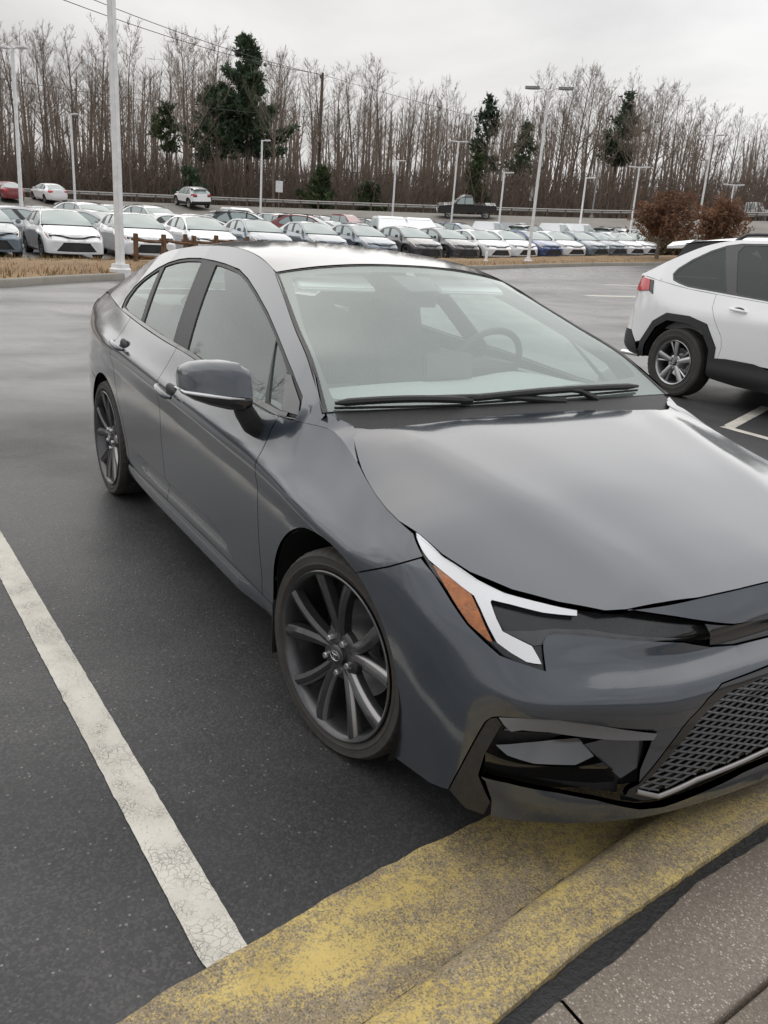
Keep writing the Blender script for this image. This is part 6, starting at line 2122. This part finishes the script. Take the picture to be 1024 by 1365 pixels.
# ------------------------------------------------------------------ split rail fences on the verge
def rail_fence(pts, label):
    t = empty('rail_fence', (pts[0][0], pts[0][1], gz(*pts[0]) + .15))
    tag(t, label, 'fence', 'wooden rail fences on the verge')
    bx, by, bz = t.location
    tops = []
    for (x, y) in pts:
        z = gz(x, y) + .15 - bz
        bm = bmesh.new()
        vs = add_box(bm, (x - bx, y - by, z + .38), (.11, .11, .86), rz=random.uniform(-.3, .3), rx=random.gauss(0, .02))
        bm_obj('post', bm, 'wood', t, bevel=.012)
        tops.append(Vector((x - bx, y - by, z)))
    for a, b in zip(tops, tops[1:]):
        for hh in (.28, .66):
            d_ = (b - a).normalized() * .12
            p = a - d_ + Vector((0, 0, hh + random.gauss(0, .02)))
            q = b + d_ + Vector((0, 0, hh - .06 + random.gauss(0, .02)))
            bm = bmesh.new()
            add_tube(bm, [p, (p + q) / 2 + Vector((0, 0, -.02)), q], [.036, .048, .036], 6)
            bm_obj('rail', bm, 'wood', t)
rail_fence(F1, 'brown wooden rail fence right beside the tall white lamp post')
rail_fence(F2, 'brown wooden rail fence running down behind the roof of the grey sedan')

# small markers and signs
def stake(x, y, label):
    t = empty('marker_post', (x, y, gz(x, y) + .2))
    tag(t, label, 'marker post')
    bm = bmesh.new()
    lathe(bm, [(0, .06), (.34, .055), (.40, .04), (.42, 0)], 12, axis='Z')
    bm_obj('post', bm, 'post_white', t, smooth=True)
    bm = bmesh.new()
    lathe(bm, [(0, .10), (.05, .09), (.06, .05)], 12, axis='Z')
    bm_obj('foot', bm, 'post_white', t, smooth=True)
stake(-28.31, 21.05, 'short white marker post on the verge left of the curved arm lamp post')

def road_sign(x, y, h, w, hh, label):
    t = empty('road_sign', (x, y, gz(x, y)))
    t.rotation_euler = (0, 0, math.atan2(CAM_C.y - y, CAM_C.x - x) + .3)
    tag(t, label, 'sign')
    bm = bmesh.new()
    add_tube(bm, [(0, 0, 0), (0, 0, h)], .04, 6)
    bm_obj('post', bm, 'steel', t)
    bm = bmesh.new()
    add_box(bm, (.05, 0, h - hh / 2), (.02, w, hh))
    bm_obj('panel', bm, 'post_white', t, bevel=.008)
road_sign(-72.01, 59.26, 3.1, .8, 1.4, 'small white road sign at the wood edge, right of the tall lamp post')
road_sign(-76.79, 32.63, 2.4, .7, 1.0, 'small white road sign by the guard rail near the utility pole')

# guard rail along the road above the lot
def guard_rail():
    t = empty('guard_rail', (*polar(150, 84.5), 0))
    tag(t, 'long galvanised guard rail along the road above the parking lot', 'guard rail')
    o = t.location
    A = np.linspace(184, 118, 60)
    pts = []
    for a in A:
        x, y = polar(a, 84.5)
        pts.append((x - o.x, y - o.y, gz(x, y)))
    bm = bmesh.new()
    prof = [(0, .42), (.05, .50), (0, .58), (.05, .66), (0, .74)]
    rows = []
    for (x, y, z), a in zip(pts, A):
        dx, dy = -math.cos(rad(a)), -math.sin(rad(a))
        rows.append([bm.verts.new((x + dx * q, y + dy * q, z + h)) for q, h in prof])
    for p, q in zip(rows, rows[1:]):
        for i in range(4):
            bm.faces.new((p[i], q[i], q[i + 1], p[i + 1]))
    bm_obj('beam', bm, 'steel', t)
    for (x, y, z) in pts[::1]:
        bm = bmesh.new()
        add_box(bm, (x - .05 * 0, y, z + .32), (.12, .12, .72))
        bm_obj('post', bm, 'pole_wood', t)
guard_rail()

# utility pole and its lines
up = empty('utility_pole', (-77.94, 37.27, gz(-77.94, 37.27)))
tag(up, 'tall wooden utility pole with one crossarm beyond the road', 'utility pole')
UH = 12.2
bm = bmesh.new()
add_tube(bm, [(0, 0, -.3), (0, 0, UH * .5), (.05, .02, UH)], [.19, .16, .12], 10)
bm_obj('pole', bm, 'pole_wood', up, smooth=True)
bm = bmesh.new()
add_box(bm, (-.12, 0, UH - .45), (.10, 2.1, .13), rz=rad(55))
bm_obj('crossarm', bm, 'pole_wood', up)
for k in (-.95, -.45, .45, .95):
    bm = bmesh.new()
    c_, s_ = math.cos(rad(55)), math.sin(rad(55))
    lathe(bm, [(0, .03), (.06, .06), (.12, .06), (.18, .03), (.18, 0)], 8, axis='Z', center=(-.12 - s_ * k, c_ * k, UH - .385))
    bm_obj('insulator', bm, 'post_grey', up)
def wire(p, q, sag, label, r=.018):
    n = 26
    bm = bmesh.new()
    P, Q = Vector(p), Vector(q)
    add_tube(bm, [P.lerp(Q, t) + Vector((0, 0, -4 * sag * t * (1 - t))) for t in np.linspace(0, 1, n)], r, 4, cap=False)
    o = bm_obj('power_line', bm, 'cable', None)
    tag(o, label, 'power line', 'overhead lines at the utility pole')
ub = up.location
top = ub + Vector((0, 0, UH))
L0 = Vector((*polar(182, 46), 13.6))
R0 = Vector((*polar(128, 150), 14.5))
wire(L0, top + Vector((-.3, .5, -.15)), .9, 'upper overhead line running from the top left corner to the utility pole', .022)
wire(L0 + Vector((0, 0, -.75)), top + Vector((.1, -.5, -.15)), 1.0, 'lower overhead line running from the top left corner to the utility pole', .022)
wire(top + Vector((-.3, .5, -.15)), R0, 1.2, 'overhead line running on from the utility pole towards the right', .018)
wire(Vector((*polar(184, 60), 9.0)), ub + Vector((0, 0, 8.3)), .6, 'low overhead line in front of the bare trees at left', .016)

# ------------------------------------------------------------------ trees
def bark(name, col, n=.35):
    m, nt, out = new_mat(name)
    g = G(nt)
    oi = g.n('ShaderNodeObjectInfo')
    f = g.noise(g.objc(), 3.0, 5, .6)
    a = tuple(x * (1 - n) for x in col) + (1,)
    b = tuple(x * (1 + n) for x in col) + (1,)
    c = g.mix(g.math('MULTIPLY', oi.outputs['Random'], .55), g.ramp(f, [(.3, a), (.7, b)]), C4(col[0] * 1.5, col[1] * 1.5, col[2] * 1.55))
    p = g.n('ShaderNodeBsdfPrincipled', Roughness=.9)
    p.inputs['Specular IOR Level'].default_value = .2
    g.put(p, 'Base Color', c)
    nt.links.new(p.outputs[0], out.inputs['Surface'])
    return m
M['bark'] = bark('bark', (.142, .118, .096), .4)
M['twig'] = bark('twig', (.195, .156, .126), .25)
M['brush'] = bark('brush', (.14, .108, .085), .4)
M['pine_bark'] = bark('pine_bark', (.07, .05, .04))

def leafmat(name, c0, c1, tr=.15):
    m, nt, out = new_mat(name)
    g = G(nt)
    f = g.noise(g.objc(), 1.2, 4, .6)
    oi = g.n('ShaderNodeObjectInfo')
    f = g.math('ADD', g.math('MULTIPLY', f, .8), g.math('MULTIPLY', oi.outputs['Random'], .2))
    p = g.n('ShaderNodeBsdfPrincipled', Roughness=.65)
    p.inputs['Specular IOR Level'].default_value = .25
    col = g.ramp(f, [(.3, C4(*c0)), (.7, C4(*c1))])
    g.put(p, 'Base Color', col)
    tl_ = g.n('ShaderNodeBsdfTranslucent')
    g.put(tl_, 'Color', col)
    ms = g.n('ShaderNodeMixShader', Fac=tr)
    nt.links.new(p.outputs[0], ms.inputs[1])
    nt.links.new(tl_.outputs[0], ms.inputs[2])
    nt.links.new(ms.outputs[0], out.inputs['Surface'])
    return m
M['needles'] = leafmat('needles', (.034, .060, .036), (.085, .125, .072))
M['needles_lite'] = leafmat('needles_lite', (.035, .055, .022), (.075, .10, .045))
M['oak_leaf'] = leafmat('oak_leaf', (.14, .075, .045), (.29, .16, .095), .25)
M['hedge'] = leafmat('hedge', (.075, .055, .030), (.14, .10, .055))

class TubeSoup:
    """many thin tapered tubes gathered into one mesh"""
    def __init__(self):
        self.V, self.F = [], []
    def tube(self, pts, radii, seg=3):
        V, F = self.V, self.F
        b = len(V)
        n = len(pts)
        for i in range(n):
            p = pts[i]
            t = pts[min(i + 1, n - 1)] - pts[max(i - 1, 0)]
            t = t / (np.linalg.norm(t) + 1e-9)
            a = np.cross(t, (0.31, 0.2, 1.0) if abs(t[2]) < .9 else (1, 0, 0))
            a /= np.linalg.norm(a) + 1e-9
            c = np.cross(t, a)
            for k in range(seg):
                q = 2 * math.pi * k / seg
                V.append(p + (a * math.cos(q) + c * math.sin(q)) * radii[i])
        for i in range(n - 1):
            for k in range(seg):
                k2 = (k + 1) % seg
                F.append((b + i * seg + k, b + i * seg + k2, b + (i + 1) * seg + k2, b + (i + 1) * seg + k))
    def mesh(self, name):
        return mesh_np(name, self.V, self.F)

def unit(v):
    return v / (np.linalg.norm(v) + 1e-9)

def bend_path(p, d, L_, n, up, wander, rng):
    pts = [np.array(p, float)]
    d = unit(np.array(d, float))
    for i in range(n):
        d = unit(d + np.array([0, 0, up / n]) + rng.normal(0, wander, 3))
        pts.append(pts[-1] + d * (L_ / n))
    return pts

def bare_tree_meshes(seed, H, spread=.30, low=.34, dens=1.0):
    rng = np.random.default_rng(seed)
    tr, cr_ = TubeSoup(), TubeSoup()
    r0 = H * .0098 * rng.uniform(.7, 1.35)
    trunk = bend_path((0, 0, -.4), (rng.normal(0, .05), rng.normal(0, .05), 1), H, 10, .2, .035, rng)
    rad_ = [r0 * (1 - .93 * (i / 10) ** 1.1) for i in range(11)]
    tr.tube(trunk, rad_, 7)
    T = np.array(trunk)
    nb = int(24 * dens)
    for b in range(nb):
        t = low + (1 - low) * ((b + rng.uniform(0, 1)) / nb) ** .85 * .97
        i = min(int(t * 10), 9)
        p = T[i] + (T[i + 1] - T[i]) * (t * 10 - i)
        az_ = b * 2.4 + rng.normal(0, .5)
        el = rng.uniform(.45, 1.0)
        d = (math.cos(az_) * math.cos(el), math.sin(az_) * math.cos(el), math.sin(el))
        L1 = min(H * spread * (1.08 - t) ** .75 * rng.uniform(.65, 1.2) + .5, H * (1.02 - t) * .9 + 1.2)
        r1 = max(.02, r0 * (1 - t) * .55)
        br = bend_path(p, d, L1, 5, .5, .10, rng)
        cr_.tube(br, [r1 * (1 - .82 * k / 5) for k in range(6)], 4)
        B = np.array(br)
        for s in range(int(rng.integers(5, 8) * dens)):
            u = rng.uniform(.25, 1.0)
            j = min(int(u * 5), 4)
            q = B[j] + (B[j + 1] - B[j]) * (u * 5 - j)
            dd = unit(B[j + 1] - B[j]) + rng.normal(0, .55, 3) + np.array([0, 0, .25])
            L2 = L1 * rng.uniform(.25, .5)
            sb = bend_path(q, dd, L2, 3, .35, .14, rng)
            r2 = max(.014, r1 * .45 * (1.1 - u * .5))
            cr_.tube(sb, [r2, r2 * .75, r2 * .5, r2 * .28], 3)
            S = np.array(sb)
            for w in range(rng.integers(4, 7)):
                u2 = rng.uniform(.2, 1)
                j2 = min(int(u2 * 3), 2)
                q2 = S[j2] + (S[j2 + 1] - S[j2]) * (u2 * 3 - j2)
                d2 = unit(S[j2 + 1] - S[j2]) + rng.normal(0, .6, 3) + np.array([0, 0, .3])
                tw = bend_path(q2, d2, L2 * rng.uniform(.3, .6), 2, .3, .18, rng)
                cr_.tube(tw, [.012, .010, .005], 3)
    return tr, cr_

TREE_KINDS = []
for i, (H, sp, lo, de) in enumerate(((19, .34, .34, 1.1), (21, .28, .42, 1.0), (17, .42, .28, 1.2), (20, .36, .38, 1.1), (16, .38, .22, 1.15), (22, .26, .46, .9), (18, .46, .34, 1.25))):
    tr, cr_ = bare_tree_meshes(40 + i, H, sp, lo, de)
    t = tr.mesh('bare_trunk')
    c = cr_.mesh('bare_crown')
    t.materials.append(M['bark'])
    c.materials.append(M['twig'])
    TREE_KINDS.append((t, c, H))

def plant_tree(meshes, x, y, s, rz, name, label, group, lean=0.0, cat='tree'):
    e = empty(name, (x, y, gz(x, y)), rz)
    e.rotation_euler = (lean, random.gauss(0, .015), rz)
    e.scale = (s[0], s[0], s[1])
    tag(e, label, cat, group)
    for nm, me in zip(('trunk', 'crown'), meshes[:2]):
        o = bpy.data.objects.new(nm, me)
        COL.objects.link(o)
        o.parent = e
    return e

rng = np.random.default_rng(11)
TOPS_AZ = np.array([118, 125.9, 128, 132, 136.5, 141, 145, 150.5, 155, 161, 166.5, 170, 173, 184])
TOPS = np.array([165, 176, 170, 191, 223, 208, 194, 210, 203, 226, 219, 203, 200, 200])   # crown height over the horizon in 1/1122 rad
n_in = 0
cand = []
for row_d, cnt in ((91, 21), (97, 31), (105, 40), (115, 42), (127, 40)):
    for k in range(cnt):
        a = 116 + 78 * (k + rng.uniform(.05, .95)) / cnt
        cand.append((a, row_d + rng.normal(0, 2.2)))
for (a, d_) in cand:
    x, y = polar(a, d_)
    if abs(a - 158.2) < 1.5 and d_ < 103:
        continue
    goal = np.interp(a, TOPS_AZ, TOPS) * .88 * rng.choice([.5, .66, .8, .92, 1.0, 1.03])
    Ht = 1.51 + goal / 1122 * d_ - gz(x, y)
    t, c, H = TREE_KINDS[rng.integers(0, len(TREE_KINDS))]
    sz = Ht / H
    plant_tree((t, c), x, y, (sz * rng.uniform(.85, 1.15), sz), rng.uniform(0, 6.28), 'bare_tree', 'leafless grey brown tree standing in the wood beyond the road', 'bare trees of the wood beyond the road', rng.normal(0, .02))
# the depth of the wood behind the trees one can tell apart
far = TubeSoup()
for k in range(1050):
    a = rng.uniform(106, 204)
    d_ = rng.uniform(130, 190)
    x, y = polar(a, d_)
    z = gz(x, y)
    H = (np.interp(a, TOPS_AZ, TOPS) / 1122 * d_ + 1.5 - z) * rng.uniform(.42, .74)
    base = np.array([x, y, z])
    tr = bend_path(base, (rng.normal(0, .05), rng.normal(0, .05), 1), H, 4, .1, .03, rng)
    far.tube(tr, [.17, .14, .11, .07, .02], 4)
    Tn = np.array(tr)
    for b in range(16):
        u = rng.uniform(.35, .98)
        j = min(int(u * 4), 3)
        p = Tn[j] + (Tn[j + 1] - Tn[j]) * (u * 4 - j)
        q = rng.uniform(0, 6.28)
        br = bend_path(p, (math.cos(q), math.sin(q), rng.uniform(.5, 1.6)), H * .25 * rng.uniform(.5, 1.1) * (1.2 - u), 2, .3, .1, rng)
        far.tube(br, [.05, .035, .015], 3)
link('far_woods', far.mesh('far_woods'), None, 'twig', 'stuff')
# brush and saplings at the foot of the wood
ug = TubeSoup()
for k in range(11500):
    a = rng.uniform(108, 202)
    d_ = rng.uniform(88, 128)
    x, y = polar(a, d_)
    H = min(rng.gamma(3.0, 1.15) + .8, 5.5)
    pts = bend_path((x, y, gz(x, y) - .1), (rng.normal(0, .22), rng.normal(0, .22), 1), H, 3, .1, .12, rng)
    r = .012 + .008 * H
    ug.tube(pts, [r, r * .8, r * .55, r * .2], 3)
    for b in range(3):
        q = pts[rng.integers(1, 3)]
        ug.tube(bend_path(q, (rng.normal(0, .6), rng.normal(0, .6), .8), H * .35, 2, .2, .15, rng), [r * .6, r * .4, r * .15], 3)
link('undergrowth', ug.mesh('undergrowth'), None, 'brush', 'stuff')

def leaf_fan(V, F, c, d, size, rng, n=5):
    """a small clump of pointed leaves or needle sprays"""
    for k in range(n):
        dd = unit(d + rng.normal(0, .75, 3))
        s_ = unit(np.cross(dd, rng.normal(0, 1, 3))) * size * .22
        p = c + rng.normal(0, size * .25, 3)
        b = len(V)
        V += [p - s_, p + s_, p + dd * size * rng.uniform(.6, 1.1)]
        F.append((b, b + 1, b + 2))

def pine_meshes(seed, H, R_, bare=.35, dens=1.0, size=.55):
    rng = np.random.default_rng(seed)
    tr = TubeSoup()
    V, F = [], []
    trunk = bend_path((0, 0, -.4), (0, 0, 1), H, 8, .1, .012, rng)
    tr.tube(trunk, [H * .015 * (1 - .92 * i / 8) for i in range(9)], 8)
    T = np.array(trunk)
    t = bare
    while t < .985:
        R1 = R_ * (1 - ((t - bare) / (1 - bare)) ** 1.05) * (.55 + .45 * min(1, (t - bare + .04) / .12)) + .35
        for b in range(rng.integers(3, 6)):
            if rng.uniform() < .12:
                continue
            az_ = rng.uniform(0, 6.28)
            i = min(int(t * 8), 7)
            p = T[i] + (T[i + 1] - T[i]) * (t * 8 - i)
            L_ = R1 * rng.uniform(.5, 1.15)
            el = .05 + .55 * t + rng.normal(0, .1)
            br = bend_path(p, (math.cos(az_), math.sin(az_), el - .1), L_, 4, .35, .06, rng)
            tr.tube(br, [.05, .04, .03, .02, .01], 3)
            B = np.array(br)
            m = max(4, int(L_ * 5.5 * dens))
            for k in range(m):
                u = rng.uniform(.25, 1.0)
                j = min(int(u * 4), 3)
                q = B[j] + (B[j + 1] - B[j]) * (u * 4 - j) + rng.normal(0, .16, 3) * np.array([1.6, 1.6, .7]) * (.5 + L_ * .15)
                leaf_fan(V, F, q, unit(B[4] - B[0]) * .6 + np.array([0, 0, .45]), size * rng.uniform(.7, 1.3), rng, 7)
        t += .022 * 20 / H * rng.uniform(.8, 1.5)
    return tr, (V, F)

def plant_pine(seed, x, y, H, R_, label, bare=.35, dens=1.0, mat='needles', name='pine_tree', size=.55, cat='tree', group=None):
    tr, (V, F) = pine_meshes(seed, H, R_, bare, dens, size)
    t = tr.mesh('pine_trunk')
    c = mesh_np('pine_crown', V, F, smooth=False)
    t.materials.append(M['pine_bark'])
    c.materials.append(M[mat])
    return plant_tree((t, c), x, y, (1, 1), 0, name, label, group, cat=cat)
plant_pine(3, -88.2, 34.1, 16.9, 5.0, 'tall dark green pine rising above the bare wood left of the utility pole', .32, 2.4, size=.48)
plant_pine(4, -88.0, 30.3, 11.6, 3.4, 'smaller dark pine leaning against the left side of the tall pine', .40, 1.0)
plant_pine(5, -81.45, 60.19, 13.2, 2.6, 'slender dark pine among bare trees left of the curved arm lamp post', .40, .8)
plant_pine(6, -73.79, 72.22, 14.0, 3.0, 'dark pine among bare trees above the right part of the car rows', .45, .9)
plant_pine(7, -84.98, 68.67, 11.5, 2.5, 'low dark pine directly right of the slender pine', .35, .7)
plant_pine(8, -86.5, 25.0, 9.6, 1.9, 'thin yellow green pine sapling in the wood left of the tall pine', .55, .5, 'needles_lite')
for i, (a, d_, H, R_, lb) in enumerate(((153.7, 88.5, 4.2, 2.4, 'broad green shrub at the wood edge behind the utility pole'), (161.8, 89, 3.6, 1.6, 'dark green shrub at the wood edge left of the tall pine'), (150.5, 89, 3.2, 1.8, 'low green shrub at the wood edge right of the utility pole'), (143.9, 92, 6.5, 1.7, 'upright green shrub in the wood under the slender pine'))):
    plant_pine(20 + i, *polar(a, d_), H, R_, lb, .04, 1.6, 'needles_lite' if i != 1 else 'needles', 'evergreen_shrub', .5, 'shrub')

def oak(seed, x, y, H, R_, label):
    rng = np.random.default_rng(seed)
    tr = TubeSoup()
    V, F = [], []
    trunk = bend_path((0, 0, -.2), (0, 0, 1), H * .78, 6, .1, .05, rng)
    tr.tube(trunk, [.13 * (1 - .8 * i / 6) for i in range(7)], 7)
    T = np.array(trunk)
    for b in range(26):
        u = rng.uniform(.56, 1)
        j = min(int(u * 6), 5)
        p = T[j] + (T[j + 1] - T[j]) * (u * 6 - j)
        az_ = b * 2.4 + rng.normal(0, .4)
        L_ = R_ * rng.uniform(.55, 1.3) * (1.15 - .45 * u)
        br = bend_path(p, (math.cos(az_), math.sin(az_), rng.uniform(.05, .55)), L_, 4, .1, .18, rng)
        tr.tube(br, [.045, .035, .025, .016, .006], 4)
        B = np.array(br)
        for k in range(52):
            u2 = rng.uniform(.2, 1.08)
            j2 = min(int(u2 * 4), 3)
            q = B[j2] + (B[j2 + 1] - B[j2]) * (u2 * 4 - j2) + rng.normal(0, .20, 3)
            leaf_fan(V, F, q, rng.normal(0, .6, 3) + np.array([0, 0, -.2]), rng.uniform(.14, .24), rng, 6)
    t = tr.mesh('oak_trunk')
    c = mesh_np('oak_crown', V, F, smooth=False)
    t.materials.append(M['bark'])
    c.materials.append(M['oak_leaf'])
    plant_tree((t, c), x, y, (1, 1), 0, 'oak_tree', label, 'small brown leaved trees past the front row')
oak(31, -31.3, 34.7, 4.0, 1.75, 'small tree with rusty brown leaves, left one of two, above the last white sedan')
oak(32, -32.0, 39.6, 3.9, 1.85, 'small tree with rusty brown leaves, right one of two, behind the white vehicle roof')
# clipped brown hedge below them
V_, F_ = [], []
hr = np.random.default_rng(5)
P0, P1 = np.array(polar(134.2, 61)), np.array(polar(128.5, 58))
for k in range(5200):
    u = hr.uniform(0, 1)
    c = P0 + (P1 - P0) * u
    q = np.array([c[0] + hr.normal(0, .5), c[1] + hr.normal(0, .5), gz(*c) + abs(hr.normal(0, .55)) + .05])
    leaf_fan(V_, F_, q, np.array([0, 0, .6]), .24, hr, 3)
hd = link('hedge', mesh_np('hedge', V_, F_, smooth=False), None, 'hedge')
tag(hd, 'low brown hedge behind the last sedans under the brown leaved trees', 'hedge')
# trees on the other side of the lot, seen only as reflections
for k, (a, d_) in enumerate(((196, 46), (200, 41), (205, 47), (209, 42), (214, 46), (219, 43), (224, 48), (230, 44), (237, 47), (244, 45), (251, 48))):
    x, y = polar(a, d_)
    t, c, H = TREE_KINDS[k % 7]
    plant_tree((t, c), x, y, (.62, .55 + .06 * (k % 3)), k * 1.3, 'bare_tree', 'leafless tree on the near side of the lot outside the picture', 'bare trees on the near side of the lot')
plant_pine(50, *polar(203, 34), 7.0, 3.0, 'round dark evergreen on the near side of the lot outside the picture', .08, 1.6, 'needles', 'pine_tree')
plant_pine(51, *polar(212, 36), 6.0, 2.8, 'second dark evergreen on the near side of the lot outside the picture', .08, 1.6, 'needles', 'pine_tree')
lamp_post(*polar(208, 30), 8.0, 'cobra', 'lamp post on the near side of the lot outside the picture')
